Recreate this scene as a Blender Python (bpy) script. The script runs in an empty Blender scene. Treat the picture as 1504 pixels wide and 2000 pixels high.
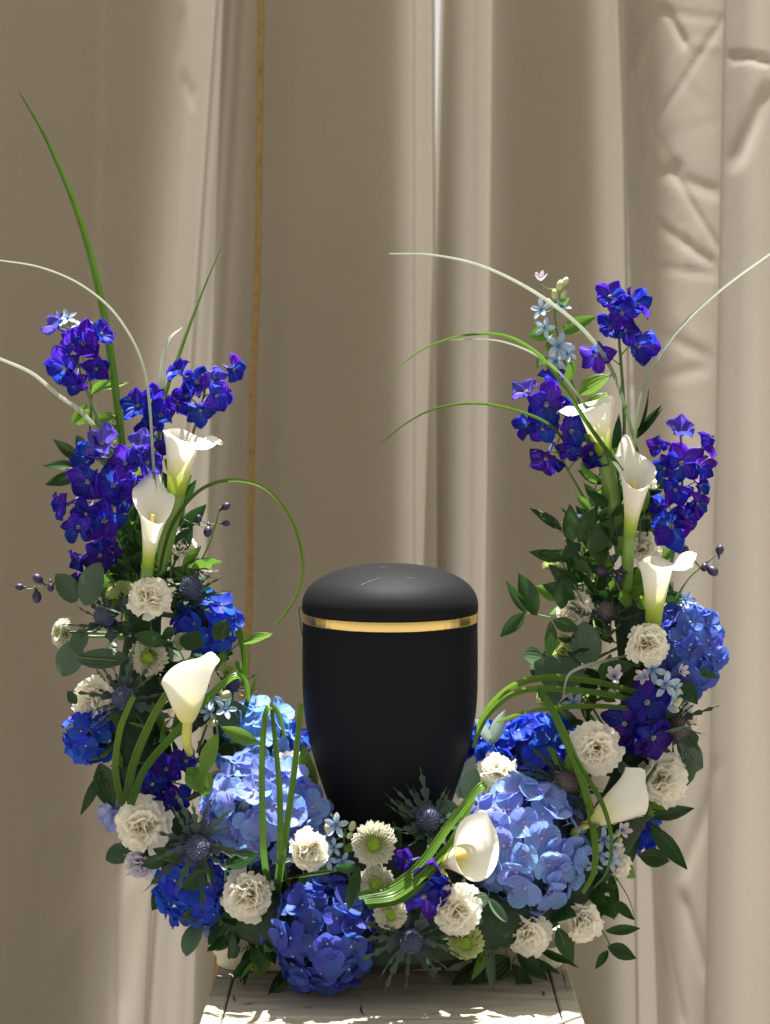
import bpy, math, random
import numpy as np
from mathutils import Vector, Matrix, noise

# ------------------------------------------------------------------ camera, world, sun
sc = bpy.context.scene
C = sc.collection
F = 3200.0            # focal length in photo pixels (1504 wide)
CX, HZ = 762.0, 780.0 # urn axis column and horizon row in photo pixels
D, ZC = 1.79, 0.61    # camera distance from the urn axis and height above the table top
cam_d = bpy.data.cameras.new('camera')
cam = bpy.data.objects.new('camera', cam_d); C.objects.link(cam)
cam_d.sensor_fit = 'HORIZONTAL'; cam_d.sensor_width = 36.0
cam_d.lens = 36.0 * F / 1504.0
cam_d.shift_x = -(762.0 - 752.0) / 1504.0
cam_d.shift_y = -(1000.0 - HZ) / 1504.0
cam.location = (0, -D, ZC); cam.rotation_euler = (math.radians(90), 0, 0)
cam_d.clip_start = 0.05; cam_d.clip_end = 500
cam_d.dof.use_dof = True; cam_d.dof.focus_distance = D - 0.06; cam_d.dof.aperture_fstop = 5.6
sc.camera = cam

SUN_EL, SUN_AZ = math.radians(79), math.radians(10)   # azimuth measured from +Y (behind the curtain) towards +X
world = bpy.data.worlds.new('World'); sc.world = world; world.use_nodes = True
wn = world.node_tree.nodes; wl = world.node_tree.links
sky = wn.new('ShaderNodeTexSky'); sky.sky_type = 'NISHITA'; sky.sun_disc = False
sky.sun_elevation = SUN_EL; sky.sun_rotation = SUN_AZ; sky.dust_density = 4.0; sky.ozone_density = 0.6
hs = wn.new('ShaderNodeHueSaturation'); hs.inputs['Saturation'].default_value = 0.16
tint = wn.new('ShaderNodeMix'); tint.data_type = 'RGBA'; tint.blend_type = 'MULTIPLY'
tint.inputs[0].default_value = 1.0; tint.inputs[7].default_value = (1.0, 0.94, 0.83, 1)
wl.new(sky.outputs[0], hs.inputs['Color']); wl.new(hs.outputs[0], tint.inputs[6])
bg = wn['Background']; bg.inputs['Strength'].default_value = 0.054
wl.new(tint.outputs[2], bg.inputs['Color'])
sd = bpy.data.lights.new('sun', 'SUN'); sd.energy = 5.0; sd.angle = math.radians(0.5); sd.color = (1.0, 0.965, 0.90)
sun = bpy.data.objects.new('sun', sd); C.objects.link(sun)
sdir = Vector((math.sin(SUN_AZ)*math.cos(SUN_EL), math.cos(SUN_AZ)*math.cos(SUN_EL), math.sin(SUN_EL)))
sun.rotation_euler = sdir.to_track_quat('Z', 'Y').to_euler(); sun.location = (0, 0, 4)
sc.view_settings.view_transform = 'Standard'; sc.view_settings.look = 'None'
sc.view_settings.exposure = 1.75; sc.view_settings.gamma = 1.0
sc.cycles.max_bounces = 8; sc.cycles.transparent_max_bounces = 4

# ------------------------------------------------------------------ helpers
def at(px, py, Y=0.0):
    """point in the place (metres) for a photo pixel at depth Y behind the urn axis"""
    d = D + Y
    return Vector(((px - CX) / F * d, Y, ZC - (py - HZ) / F * d))
def m_per_px(Y): return (D + Y) / F
def srgb(r, g, b):
    f = lambda c: (c/255/12.92) if c/255 <= 0.04045 else ((c/255+0.055)/1.055)**2.4
    return (f(r), f(g), f(b), 1)

def mesh(name, V, Fc, uv=None, smooth=True):
    me = bpy.data.meshes.new(name); me.from_pydata([tuple(v) for v in V], [], Fc)
    if uv is not None:
        l = me.uv_layers.new(name='uv'); idx = np.empty(len(me.loops), dtype=np.int32)
        me.loops.foreach_get('vertex_index', idx)
        l.data.foreach_set('uv', np.asarray(uv, dtype=np.float32)[idx].ravel())
    if smooth: me.polygons.foreach_set('use_smooth', [True]*len(me.polygons))
    me.update(); return me
def obj(name, me, mat=None, parent=None, M=None):
    o = bpy.data.objects.new(name, me); C.objects.link(o)
    if mat is not None and len(me.materials) == 0: me.materials.append(mat)
    if parent is not None: o.parent = parent
    if M is not None: o.matrix_local = M
    return o
def tag(o, label, cat, group=None, kind=None):
    if label: o['label'] = label
    if cat: o['category'] = cat
    if group: o['group'] = group
    if kind: o['kind'] = kind
    return o
def thing(name, label, cat, loc, group=None):
    o = bpy.data.objects.new(name, None); C.objects.link(o)
    o.empty_display_size = 0.01; o.location = loc
    o.rotation_euler = (0, 0, 0)
    tag(o, label, cat, group); o['_l'] = 0; del o['_l']
    return o
def child(name, me, mat, th, Mw):
    """child whose world matrix is Mw (things are only translated)"""
    return obj(name, me, mat, th, Matrix.Translation(-Vector(th.location)) @ Mw)
def subpart(name, me, mat, par, Ml): return obj(name, me, mat, par, Ml)

def frame(z, y=None, loc=(0, 0, 0), s=1.0, spin=None):
    z = Vector(z).normalized()
    if y is None: y = Vector((0.31, 0.17, 0.9)) if abs(z.z) < 0.9 else Vector((0.2, 1, 0.1))
    y = Vector(y); x = y.cross(z)
    if x.length < 1e-5: x = Vector((1, 0, 0.01)).cross(z)
    x.normalize(); y = z.cross(x)
    R = Matrix((x, y, z)).transposed().to_4x4()
    if spin is not None: R = R @ Matrix.Rotation(spin, 4, 'Z')
    return Matrix.Translation(Vector(loc)) @ R @ Matrix.Scale(s, 4)

def catmull(P, n):
    P = [Vector(p) for p in P]
    if len(P) == 2: return [P[0].lerp(P[1], i/n) for i in range(n+1)]
    Q = [2*P[0]-P[1]] + P + [2*P[-1]-P[-2]]
    segs = len(P)-1; out = []
    for i in range(n+1):
        t = i/n*segs; k = min(int(t), segs-1); t -= k
        a, b, c, d = Q[k:k+4]
        out.append(0.5*((2*b) + (c-a)*t + (2*a-5*b+4*c-d)*t*t + (3*b-a-3*c+d)*t**3))
    return out
def tube_data(P, r0, r1=None, sides=6, cap=True, rf=None):
    r1 = r0 if r1 is None else r1
    V, Fc, uv = [], [], []; n = len(P); prev = None
    for i, p in enumerate(P):
        t = (P[min(i+1, n-1)] - P[max(i-1, 0)]).normalized()
        if prev is None: a = t.cross(Vector((0.3, 1, 0.2))).normalized()
        else: a = (prev - t*prev.dot(t)).normalized()
        prev = a; b = t.cross(a); f = i/(n-1)
        r = rf(f) if rf else r0 + (r1-r0)*f
        for k in range(sides):
            g = 2*math.pi*k/sides
            V.append(p + a*math.cos(g)*r + b*math.sin(g)*r); uv.append((k/sides, f))
    for i in range(n-1):
        for k in range(sides):
            k2 = (k+1) % sides
            Fc.append((i*sides+k, i*sides+k2, (i+1)*sides+k2, (i+1)*sides+k))
    if cap:
        Fc.append(tuple(range(sides))[::-1]); Fc.append(tuple(range((n-1)*sides, n*sides)))
    return V, Fc, uv
def lathe(prof, seg=64):
    V, Fc, uv = [], [], []
    for i, (r, z) in enumerate(prof):
        for k in range(seg):
            g = 2*math.pi*k/seg
            V.append((r*math.cos(g), r*math.sin(g), z)); uv.append((k/seg, i/(len(prof)-1)))
    for i in range(len(prof)-1):
        for k in range(seg):
            k2 = (k+1) % seg
            Fc.append((i*seg+k, i*seg+k2, (i+1)*seg+k2, (i+1)*seg+k))
    return V, Fc, uv
def merge(*ds):
    V, Fc, uv = [], [], []
    for d in ds:
        o = len(V); V += list(d[0]); Fc += [tuple(i+o for i in f) for f in d[1]]
        uv += list(d[2]) if len(d) > 2 else [(0, 0)]*len(d[0])
    return V, Fc, uv
def xform(d, M): return [M @ Vector(v) for v in d[0]], d[1], (d[2] if len(d) > 2 else [(0, 0)]*len(d[0]))
def ball(r=1.0, seg=10, rings=7, sz=1.0):
    return lathe([(r*max(math.sin(math.pi*i/rings), 1e-3), -r*sz*math.cos(math.pi*i/rings)) for i in range(rings+1)], seg)

# ------------------------------------------------------------------ materials
def new_mat(name):
    m = bpy.data.materials.new(name); m.use_nodes = True
    nt = m.node_tree; b = nt.nodes['Principled BSDF']; out = nt.nodes['Material Output']
    return m, nt, b, out
def petal_mat(name, base, tip, transl=0.35, hue=0.02, val=0.25, rough=0.55, mid=0.35, sheen=0.0, noise_amt=0.25, nscale=60, bump=0.15, vein=0.15, wscale=1.6, fleck=None):
    """base/tip: colours at the claw and at the margin; every petal varies a little"""
    m, nt, b, out = new_mat(name); N, L = nt.nodes, nt.links
    uv = N.new('ShaderNodeUVMap'); uv.uv_map = 'uv'
    sp = N.new('ShaderNodeSeparateXYZ'); L.new(uv.outputs[0], sp.inputs[0])
    rp = N.new('ShaderNodeValToRGB'); rp.color_ramp.elements[0].color = base; rp.color_ramp.elements[1].color = tip
    rp.color_ramp.elements[0].position = 0.05; rp.color_ramp.elements[1].position = mid + 0.15
    L.new(sp.outputs[1], rp.inputs[0])
    oi = N.new('ShaderNodeObjectInfo')
    tc = N.new('ShaderNodeTexCoord')
    nz = N.new('ShaderNodeTexNoise'); nz.inputs['Scale'].default_value = nscale; nz.inputs['Detail'].default_value = 3
    gm = N.new('ShaderNodeNewGeometry'); L.new(gm.outputs['Position'], nz.inputs['Vector'])
    hv = N.new('ShaderNodeHueSaturation')
    mh = N.new('ShaderNodeMapRange'); mh.inputs['To Min'].default_value = 0.5-hue; mh.inputs['To Max'].default_value = 0.5+hue
    L.new(oi.outputs['Random'], mh.inputs['Value']); L.new(mh.outputs[0], hv.inputs['Hue'])
    wn_ = N.new('ShaderNodeTexWhiteNoise'); wn_.noise_dimensions = '1D'; L.new(oi.outputs['Random'], wn_.inputs['W'])
    ad = N.new('ShaderNodeMath'); ad.operation = 'MULTIPLY_ADD'; ad.inputs[1].default_value = noise_amt; ad.inputs[2].default_value = -noise_amt/2
    L.new(nz.outputs[0], ad.inputs[0])
    mv = N.new('ShaderNodeMapRange'); mv.inputs['To Min'].default_value = 1-val; mv.inputs['To Max'].default_value = 1+val*0.6
    L.new(wn_.outputs[0], mv.inputs['Value'])
    a2 = N.new('ShaderNodeMath'); L.new(mv.outputs[0], a2.inputs[0]); L.new(ad.outputs[0], a2.inputs[1])
    L.new(a2.outputs[0], hv.inputs['Value']); L.new(rp.outputs[0], hv.inputs['Color'])
    if fleck:
        fn = N.new('ShaderNodeTexNoise'); fn.inputs['Scale'].default_value = 3.2; fn.inputs['Detail'].default_value = 4; fn.inputs['Distortion'].default_value = 0.8
        fm = N.new('ShaderNodeMapping'); fm.inputs['Scale'].default_value = (3.0, 0.7, 1); L.new(uv.outputs[0], fm.inputs[0]); 
        va = N.new('ShaderNodeVectorMath'); L.new(fm.outputs[0], va.inputs[0]); L.new(oi.outputs['Location'], va.inputs[1]); L.new(va.outputs[0], fn.inputs['Vector'])
        fr = N.new('ShaderNodeMapRange'); fr.inputs['From Min'].default_value = 0.50; fr.inputs['From Max'].default_value = 0.78; fr.inputs['To Max'].default_value = 0.75; L.new(fn.outputs[0], fr.inputs['Value'])
        fx = N.new('ShaderNodeMix'); fx.data_type = 'RGBA'; fx.inputs[7].default_value = fleck; L.new(fr.outputs[0], fx.inputs[0]); L.new(rp.outputs[0], fx.inputs[6]); L.new(fx.outputs[2], hv.inputs['Color'])
    L.new(hv.outputs[0], b.inputs['Base Color']); b.inputs['Roughness'].default_value = rough
    b.inputs['Specular IOR Level'].default_value = 0.3
    if sheen: b.inputs['Sheen Weight'].default_value = sheen; b.inputs['Sheen Roughness'].default_value = 0.4
    wv = N.new('ShaderNodeTexWave'); wv.inputs['Scale'].default_value = wscale; wv.inputs['Distortion'].default_value = 2.5
    mp = N.new('ShaderNodeMapping'); mp.inputs['Scale'].default_value = (1, 0.15, 1)
    L.new(uv.outputs[0], mp.inputs[0]); L.new(mp.outputs[0], wv.inputs['Vector'])
    bp = N.new('ShaderNodeBump'); bp.inputs['Strength'].default_value = bump; bp.inputs['Distance'].default_value = 0.001
    L.new(wv.outputs[1], bp.inputs['Height']); L.new(bp.outputs[0], b.inputs['Normal'])
    vm = N.new('ShaderNodeMath'); vm.operation = 'MULTIPLY_ADD'; vm.inputs[1].default_value = vein; vm.inputs[2].default_value = -vein*0.5; L.new(wv.outputs[1], vm.inputs[0])
    a3 = N.new('ShaderNodeMath'); L.new(a2.outputs[0], a3.inputs[0]); L.new(vm.outputs[0], a3.inputs[1]); L.new(a3.outputs[0], hv.inputs['Value'])
    if transl:
        tr = N.new('ShaderNodeBsdfTranslucent'); L.new(hv.outputs[0], tr.inputs[0])
        mx = N.new('ShaderNodeMixShader'); mx.inputs[0].default_value = transl
        L.new(b.outputs[0], mx.inputs[1]); L.new(tr.outputs[0], mx.inputs[2]); L.new(mx.outputs[0], out.inputs['Surface'])
    return m
def plain_mat(name, col, rough=0.6, metal=0.0, spec=0.5, noise_amt=0.0, nscale=40, col2=None):
    m, nt, b, out = new_mat(name); N, L = nt.nodes, nt.links
    b.inputs['Roughness'].default_value = rough; b.inputs['Metallic'].default_value = metal
    b.inputs['Specular IOR Level'].default_value = spec; b.inputs['Base Color'].default_value = col
    if col2:
        tc = N.new('ShaderNodeNewGeometry'); nz = N.new('ShaderNodeTexNoise'); nz.inputs['Scale'].default_value = nscale
        nz.inputs['Detail'].default_value = 4; L.new(tc.outputs['Position'], nz.inputs['Vector'])
        rp = N.new('ShaderNodeValToRGB'); rp.color_ramp.elements[0].color = col; rp.color_ramp.elements[1].color = col2
        rp.color_ramp.elements[0].position = 0.35; rp.color_ramp.elements[1].position = 0.65
        L.new(nz.outputs[0], rp.inputs[0]); L.new(rp.outputs[0], b.inputs['Base Color'])
    return m

MT = {}
MT['hyd_deep'] = petal_mat('hydrangea_deep_blue', (0.10, 0.125, 0.50, 1), (0.070, 0.112, 0.50, 1), 0.42, 0.014, 0.32, fleck=(0.085, 0.145, 0.54, 1))
MT['hyd_bright'] = petal_mat('hydrangea_bright_blue', (0.05, 0.10, 0.65, 1), (0.028, 0.095, 0.66, 1), 0.45, 0.014, 0.3)
MT['hyd_light'] = petal_mat('hydrangea_light_blue', (0.38, 0.39, 0.78, 1), (0.25, 0.385, 0.80, 1), 0.46, 0.022, 0.22, fleck=(0.44, 0.42, 0.80, 1))
MT['hyd_sky'] = petal_mat('hydrangea_sky_blue', (0.30, 0.47, 0.84, 1), (0.24, 0.46, 0.87, 1), 0.48, 0.015, 0.2)
MT['hyd_mid'] = petal_mat('hydrangea_mid_blue', (0.13, 0.17, 0.58, 1), (0.095, 0.155, 0.60, 1), 0.42, 0.015, 0.28)
MT['hyd_pale'] = petal_mat('hydrangea_pale_lilac', (0.50, 0.50, 0.80, 1), (0.42, 0.48, 0.83, 1), 0.36, 0.02, 0.15)
MT['hyd_eye'] = plain_mat('hydrangea_eye', (0.45, 0.50, 0.75, 1), 0.6)
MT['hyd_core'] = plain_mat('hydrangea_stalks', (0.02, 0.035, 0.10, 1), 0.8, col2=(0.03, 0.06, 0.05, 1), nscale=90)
MT['delph'] = petal_mat('delphinium_violet_blue', (0.030, 0.042, 0.58, 1), (0.046, 0.016, 0.50, 1), 0.52, 0.026, 0.35, rough=0.5, mid=0.5, noise_amt=0.5, nscale=90, bump=0.6, fleck=(0.13, 0.14, 0.68, 1))
MT['delph_dark'] = petal_mat('delphinium_dark_violet', (0.028, 0.022, 0.34, 1), (0.034, 0.010, 0.28, 1), 0.38, 0.02, 0.3, rough=0.5, mid=0.5, noise_amt=0.5, nscale=90, bump=0.5)
MT['delph_lilac'] = petal_mat('delphinium_lilac_back', (0.13, 0.12, 0.55, 1), (0.12, 0.10, 0.58, 1), 0.4, 0.02, 0.2, noise_amt=0.5, nscale=120, bump=0.5)
MT['delph_eye'] = plain_mat('delphinium_eye', (0.40, 0.36, 0.30, 1), 0.7, col2=(0.05, 0.03, 0.16, 1), nscale=500)
MT['spur'] = plain_mat('delphinium_spur', (0.10, 0.06, 0.36, 1), 0.6)
MT['bud'] = plain_mat('delphinium_bud', (0.010, 0.007, 0.024, 1), 0.5, col2=(0.035, 0.022, 0.07, 1), nscale=150)
MT['carn'] = petal_mat('carnation_white', (0.90, 0.87, 0.66, 1), (0.96, 0.93, 0.83, 1), 0.50, 0.004, 0.06, noise_amt=0.06, bump=0.25, vein=0.06)
MT['carn_lilac'] = petal_mat('carnation_pale_lilac', (0.66, 0.62, 0.62, 1), (0.72, 0.69, 0.76, 1), 0.30, 0.004, 0.06, noise_amt=0.06, bump=0.25, vein=0.06)
MT['calyx'] = petal_mat('green_calyx', (0.09, 0.17, 0.045, 1), (0.10, 0.20, 0.05, 1), 0.1, 0.01, 0.2)
MT['stem'] = plain_mat('green_stem', (0.055, 0.115, 0.025, 1), 0.5, col2=(0.09, 0.17, 0.045, 1), nscale=50)
MT['stem_calla'] = plain_mat('calla_stem', (0.11, 0.20, 0.03, 1), 0.4, col2=(0.16, 0.27, 0.05, 1), nscale=40)
MT['stem_yellow'] = plain_mat('calla_stem_yellow', (0.55, 0.52, 0.12, 1), 0.4, col2=(0.45, 0.47, 0.10, 1), nscale=40)
MT['spadix'] = plain_mat('calla_spadix', (0.72, 0.50, 0.08, 1), 0.7, col2=(0.80, 0.62, 0.16, 1), nscale=400)
MT['grass'] = petal_mat('grass_blade_green', (0.058, 0.135, 0.018, 1), (0.125, 0.25, 0.030, 1), 0.40, 0.01, 0.25, rough=0.30, noise_amt=0.35, bump=0.8, vein=0.5, wscale=1.1)
MT['grass_pale_sunlit'] = petal_mat('grass_blade_pale_sunlit', (0.12, 0.21, 0.07, 1), (0.50, 0.55, 0.44, 1), 0.25, 0.01, 0.15, rough=0.28, noise_amt=0.3, bump=0.8, vein=0.4, wscale=1.1)  # pale blades, with the sun's white highlight put into the tip colour
MT['ruscus'] = petal_mat('ruscus_leaf', (0.022, 0.064, 0.012, 1), (0.022, 0.066, 0.014, 1), 0.30, 0.015, 0.4, rough=0.36, noise_amt=0.4, bump=0.3)
MT['fresh'] = petal_mat('fresh_green_leaf', (0.14, 0.27, 0.03, 1), (0.13, 0.27, 0.035, 1), 0.40, 0.012, 0.25, rough=0.4, noise_amt=0.3, bump=0.3)
MT['euca'] = petal_mat('eucalyptus_leaf', (0.070, 0.125, 0.066, 1), (0.062, 0.112, 0.062, 1), 0.16, 0.01, 0.25, rough=0.5, noise_amt=0.35, bump=0.2)
MT['silver'] = petal_mat('silver_leaf', (0.32, 0.42, 0.34, 1), (0.38, 0.47, 0.40, 1), 0.25, 0.01, 0.15, rough=0.5)
MT['cone'] = plain_mat('thistle_cone', (0.022, 0.027, 0.065, 1), 0.6, col2=(0.05, 0.06, 0.12, 1), nscale=420)
MT['spine'] = plain_mat('thistle_spine', (0.022, 0.032, 0.075, 1), 0.5, col2=(0.15, 0.18, 0.27, 1), nscale=300)
MT['cone_brown'] = plain_mat('thistle_cone_brown', (0.06, 0.045, 0.05, 1), 0.6, col2=(0.13, 0.10, 0.10, 1), nscale=420)
MT['bract'] = petal_mat('thistle_bract', (0.050, 0.060, 0.10, 1), (0.050, 0.080, 0.052, 1), 0.12, 0.02, 0.4, rough=0.45, mid=0.4)
MT['mum'] = petal_mat('chrysanthemum_white', (0.62, 0.70, 0.24, 1), (0.80, 0.79, 0.66, 1), 0.28, 0.004, 0.05, noise_amt=0.05, mid=0.45, vein=0.06)
MT['mum_green'] = petal_mat('chrysanthemum_green_white', (0.42, 0.58, 0.06, 1), (0.66, 0.72, 0.36, 1), 0.28, 0.004, 0.05, noise_amt=0.05, mid=0.5, vein=0.06)
MT['disc'] = plain_mat('chrysanthemum_disc', (0.22, 0.38, 0.02, 1), 0.6, col2=(0.38, 0.52, 0.05, 1), nscale=350)
MT['tweedia'] = petal_mat('tweedia_pale_blue', (0.18, 0.34, 0.60, 1), (0.42, 0.54, 0.68, 1), 0.30, 0.01, 0.12, mid=0.3)
MT['tweedia_pink'] = petal_mat('tweedia_pink_white', (0.42, 0.38, 0.50, 1), (0.68, 0.60, 0.66, 1), 0.30, 0.01, 0.12, mid=0.3)
MT['tweedia_eye'] = plain_mat('tweedia_eye', (0.05, 0.13, 0.32, 1), 0.5)
MT['budgreen'] = plain_mat('green_bud', (0.32, 0.40, 0.14, 1), 0.5, col2=(0.50, 0.52, 0.28, 1), nscale=90)
MT['foam'] = plain_mat('floral_foam', (0.012, 0.028, 0.012, 1), 0.95, col2=(0.022, 0.045, 0.018, 1), nscale=120)
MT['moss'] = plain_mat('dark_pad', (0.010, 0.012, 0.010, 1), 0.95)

def calla_mat(name, c0, c1, c2):
    m, nt, b, out = new_mat(name); N, L = nt.nodes, nt.links
    uv = N.new('ShaderNodeUVMap'); uv.uv_map = 'uv'
    sp = N.new('ShaderNodeSeparateXYZ'); L.new(uv.outputs[0], sp.inputs[0])
    rp = N.new('ShaderNodeValToRGB'); e = rp.color_ramp.elements
    e[0].position = 0.0; e[0].color = c0
    e[1].position = 0.62; e[1].color = (0.84, 0.82, 0.72, 1)
    k = e.new(0.22); k.color = c1
    k = e.new(0.42); k.color = c2
    L.new(sp.outputs[1], rp.inputs[0]); L.new(rp.outputs[0], b.inputs['Base Color'])
    b.inputs['Roughness'].default_value = 0.42; b.inputs['Specular IOR Level'].default_value = 0.35
    wv = N.new('ShaderNodeTexWave'); wv.inputs['Scale'].default_value = 9; wv.inputs['Distortion'].default_value = 1.5
    mp = N.new('ShaderNodeMapping'); mp.inputs['Scale'].default_value = (1, 0.06, 1)
    L.new(uv.outputs[0], mp.inputs[0]); L.new(mp.outputs[0], wv.inputs['Vector'])
    bp = N.new('ShaderNodeBump'); bp.inputs['Strength'].default_value = 0.12; bp.inputs['Distance'].default_value = 0.001
    L.new(wv.outputs[1], bp.inputs['Height']); L.new(bp.outputs[0], b.inputs['Normal'])
    tr = N.new('ShaderNodeBsdfTranslucent'); L.new(rp.outputs[0], tr.inputs[0])
    mx = N.new('ShaderNodeMixShader'); mx.inputs[0].default_value = 0.32
    L.new(b.outputs[0], mx.inputs[1]); L.new(tr.outputs[0], mx.inputs[2]); L.new(mx.outputs[0], out.inputs['Surface'])
    return m
MT['calla'] = calla_mat('calla_spathe', (0.22, 0.36, 0.02, 1), (0.42, 0.52, 0.06, 1), (0.74, 0.73, 0.40, 1))
MT['calla_cream'] = calla_mat('calla_spathe_cream', (0.66, 0.64, 0.20, 1), (0.74, 0.72, 0.36, 1), (0.80, 0.78, 0.58, 1))

def curtain_mat(name='beige_curtain_cloth', crumple=False):
    m, nt, b, out = new_mat(name); N, L = nt.nodes, nt.links
    tc = N.new('ShaderNodeTexCoord')
    nz = N.new('ShaderNodeTexNoise'); nz.inputs['Scale'].default_value = 3.0; nz.inputs['Detail'].default_value = 5
    L.new(tc.outputs['Object'], nz.inputs['Vector'])
    rp = N.new('ShaderNodeValToRGB'); rp.color_ramp.elements[0].color = (0.295, 0.250, 0.182, 1); rp.color_ramp.elements[1].color = (0.340, 0.291, 0.218, 1)
    L.new(nz.outputs[0], rp.inputs[0])
    fine = N.new('ShaderNodeTexNoise'); fine.inputs['Scale'].default_value = 900; fine.inputs['Detail'].default_value = 2
    mp = N.new('ShaderNodeMapping'); mp.inputs['Scale'].default_value = (0.35, 0.35, 1.0)
    L.new(tc.outputs['Object'], mp.inputs[0]); L.new(mp.outputs[0], fine.inputs['Vector'])
    mixc = N.new('ShaderNodeMix'); mixc.data_type = 'RGBA'; mixc.blend_type = 'OVERLAY'; mixc.inputs[0].default_value = 0.22
    L.new(rp.outputs[0], mixc.inputs[6]); L.new(fine.outputs[0], mixc.inputs[7])
    b.inputs['Roughness'].default_value = 0.85; b.inputs['Specular IOR Level'].default_value = 0.15
    b.inputs['Sheen Weight'].default_value = 0.15
    L.new(mixc.outputs[2], b.inputs['Base Color'])
    bp = N.new('ShaderNodeBump'); bp.inputs['Strength'].default_value = 0.25; bp.inputs['Distance'].default_value = 0.0008
    L.new(fine.outputs[0], bp.inputs['Height'])
    wr = N.new('ShaderNodeTexNoise'); wr.inputs['Scale'].default_value = 11; wr.inputs['Detail'].default_value = 4; wr.inputs['Distortion'].default_value = 0.6
    L.new(tc.outputs['Object'], wr.inputs['Vector'])
    bp2 = N.new('ShaderNodeBump'); bp2.inputs['Strength'].default_value = 0.5; bp2.inputs['Distance'].default_value = 0.012
    if crumple:
        wr.inputs['Scale'].default_value = 17; wr.inputs['Detail'].default_value = 8; wr.inputs['Roughness'].default_value = 0.62; wr.inputs['Distortion'].default_value = 1.6
        sx = N.new('ShaderNodeSeparateXYZ'); L.new(tc.outputs['Object'], sx.inputs[0])
        fd = N.new('ShaderNodeMapRange'); fd.inputs['From Min'].default_value = 0.25; fd.inputs['From Max'].default_value = 0.95; fd.inputs['To Min'].default_value = 0.25; fd.inputs['To Max'].default_value = 1.0
        L.new(sx.outputs[2], fd.inputs['Value']); L.new(fd.outputs[0], bp2.inputs['Strength'])
    L.new(wr.outputs[0], bp2.inputs['Height']); L.new(bp2.outputs[0], bp.inputs['Normal']); L.new(bp.outputs[0], b.inputs['Normal'])
    tr = N.new('ShaderNodeBsdfTranslucent'); tr.inputs[0].default_value = (0.64, 0.595, 0.54, 1)
    mx = N.new('ShaderNodeMixShader'); mx.inputs[0].default_value = 0.27
    L.new(b.outputs[0], mx.inputs[1]); L.new(tr.outputs[0], mx.inputs[2]); L.new(mx.outputs[0], out.inputs['Surface'])
    return m
MT['curtain'] = curtain_mat(); MT['crumpled'] = curtain_mat('crumpled_curtain_cloth', True)
def backlight_blocker_mat():
    m, nt, b, out = new_mat('curtain_backlight_blocker'); N, L = nt.nodes, nt.links
    b.inputs['Base Color'].default_value = (0.25, 0.22, 0.18, 1); b.inputs['Roughness'].default_value = 0.95; b.inputs['Specular IOR Level'].default_value = 0.1
    uv = N.new('ShaderNodeUVMap'); uv.uv_map = 'uv'; sp = N.new('ShaderNodeSeparateXYZ'); L.new(uv.outputs[0], sp.inputs[0])
    mr = N.new('ShaderNodeMapRange'); mr.interpolation_type = 'SMOOTHSTEP'; mr.inputs['From Min'].default_value = 0.0; mr.inputs['From Max'].default_value = 1.0
    L.new(sp.outputs[0], mr.inputs['Value'])
    tp = N.new('ShaderNodeBsdfTransparent'); mx = N.new('ShaderNodeMixShader')
    L.new(mr.outputs[0], mx.inputs[0]); L.new(tp.outputs[0], mx.inputs[1]); L.new(b.outputs[0], mx.inputs[2]); L.new(mx.outputs[0], out.inputs['Surface'])
    return m
MT['backlight_blocker'] = backlight_blocker_mat()      # added blocker, fading to clear for softer light strips at the free edge (uv x = 0)
MT['cord'] = plain_mat('golden_cord', (0.20, 0.12, 0.035, 1), 0.8, col2=(0.28, 0.175, 0.055, 1), nscale=120)

def wood_mat(name, dark=0.0):
    m, nt, b, out = new_mat(name); N, L = nt.nodes, nt.links
    tc = N.new('ShaderNodeTexCoord'); mp = N.new('ShaderNodeMapping'); mp.inputs['Scale'].default_value = (5, 42, 42)
    L.new(tc.outputs['Object'], mp.inputs[0])
    g = N.new('ShaderNodeTexNoise'); g.inputs['Scale'].default_value = 1.6; g.inputs['Detail'].default_value = 7; g.inputs['Roughness'].default_value = 0.62; g.inputs['Distortion'].default_value = 0.8
    L.new(mp.outputs[0], g.inputs['Vector'])
    rp = N.new('ShaderNodeValToRGB'); e = rp.color_ramp.elements
    e[0].position = 0.28; e[0].color = (0.24, 0.20, 0.15, 1); e[1].position = 0.66; e[1].color = (0.48, 0.445, 0.36, 1)
    L.new(g.outputs[0], rp.inputs[0])
    w = N.new('ShaderNodeTexNoise'); w.inputs['Scale'].default_value = 14; w.inputs['Detail'].default_value = 6; w.inputs['Roughness'].default_value = 0.7
    mp2 = N.new('ShaderNodeMapping'); mp2.inputs['Scale'].default_value = (1.0, 2.2, 2.2); L.new(tc.outputs['Object'], mp2.inputs[0]); L.new(mp2.outputs[0], w.inputs['Vector'])
    r2 = N.new('ShaderNodeValToRGB'); r2.color_ramp.elements[0].position = 0.60; r2.color_ramp.elements[1].position = 0.72
    r2.color_ramp.elements[0].color = (0, 0, 0, 1); r2.color_ramp.elements[1].color = (0.8, 0.8, 0.8, 1)
    L.new(w.outputs[0], r2.inputs[0])
    mx = N.new('ShaderNodeMix'); mx.data_type = 'RGBA'; mx.inputs[7].default_value = (0.105, 0.070, 0.042, 1)
    L.new(r2.outputs[0], mx.inputs[0]); L.new(rp.outputs[0], mx.inputs[6]); L.new(mx.outputs[2], b.inputs['Base Color'])
    b.inputs['Roughness'].default_value = 0.62
    bp = N.new('ShaderNodeBump'); bp.inputs['Strength'].default_value = 0.45; bp.inputs['Distance'].default_value = 0.0012
    L.new(g.outputs[0], bp.inputs['Height']); L.new(bp.outputs[0], b.inputs['Normal'])
    return m
MT['wood'] = wood_mat('worn_painted_wood')
MT['crack'] = plain_mat('wood_crack', (0.03, 0.02, 0.014, 1), 0.9)
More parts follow.
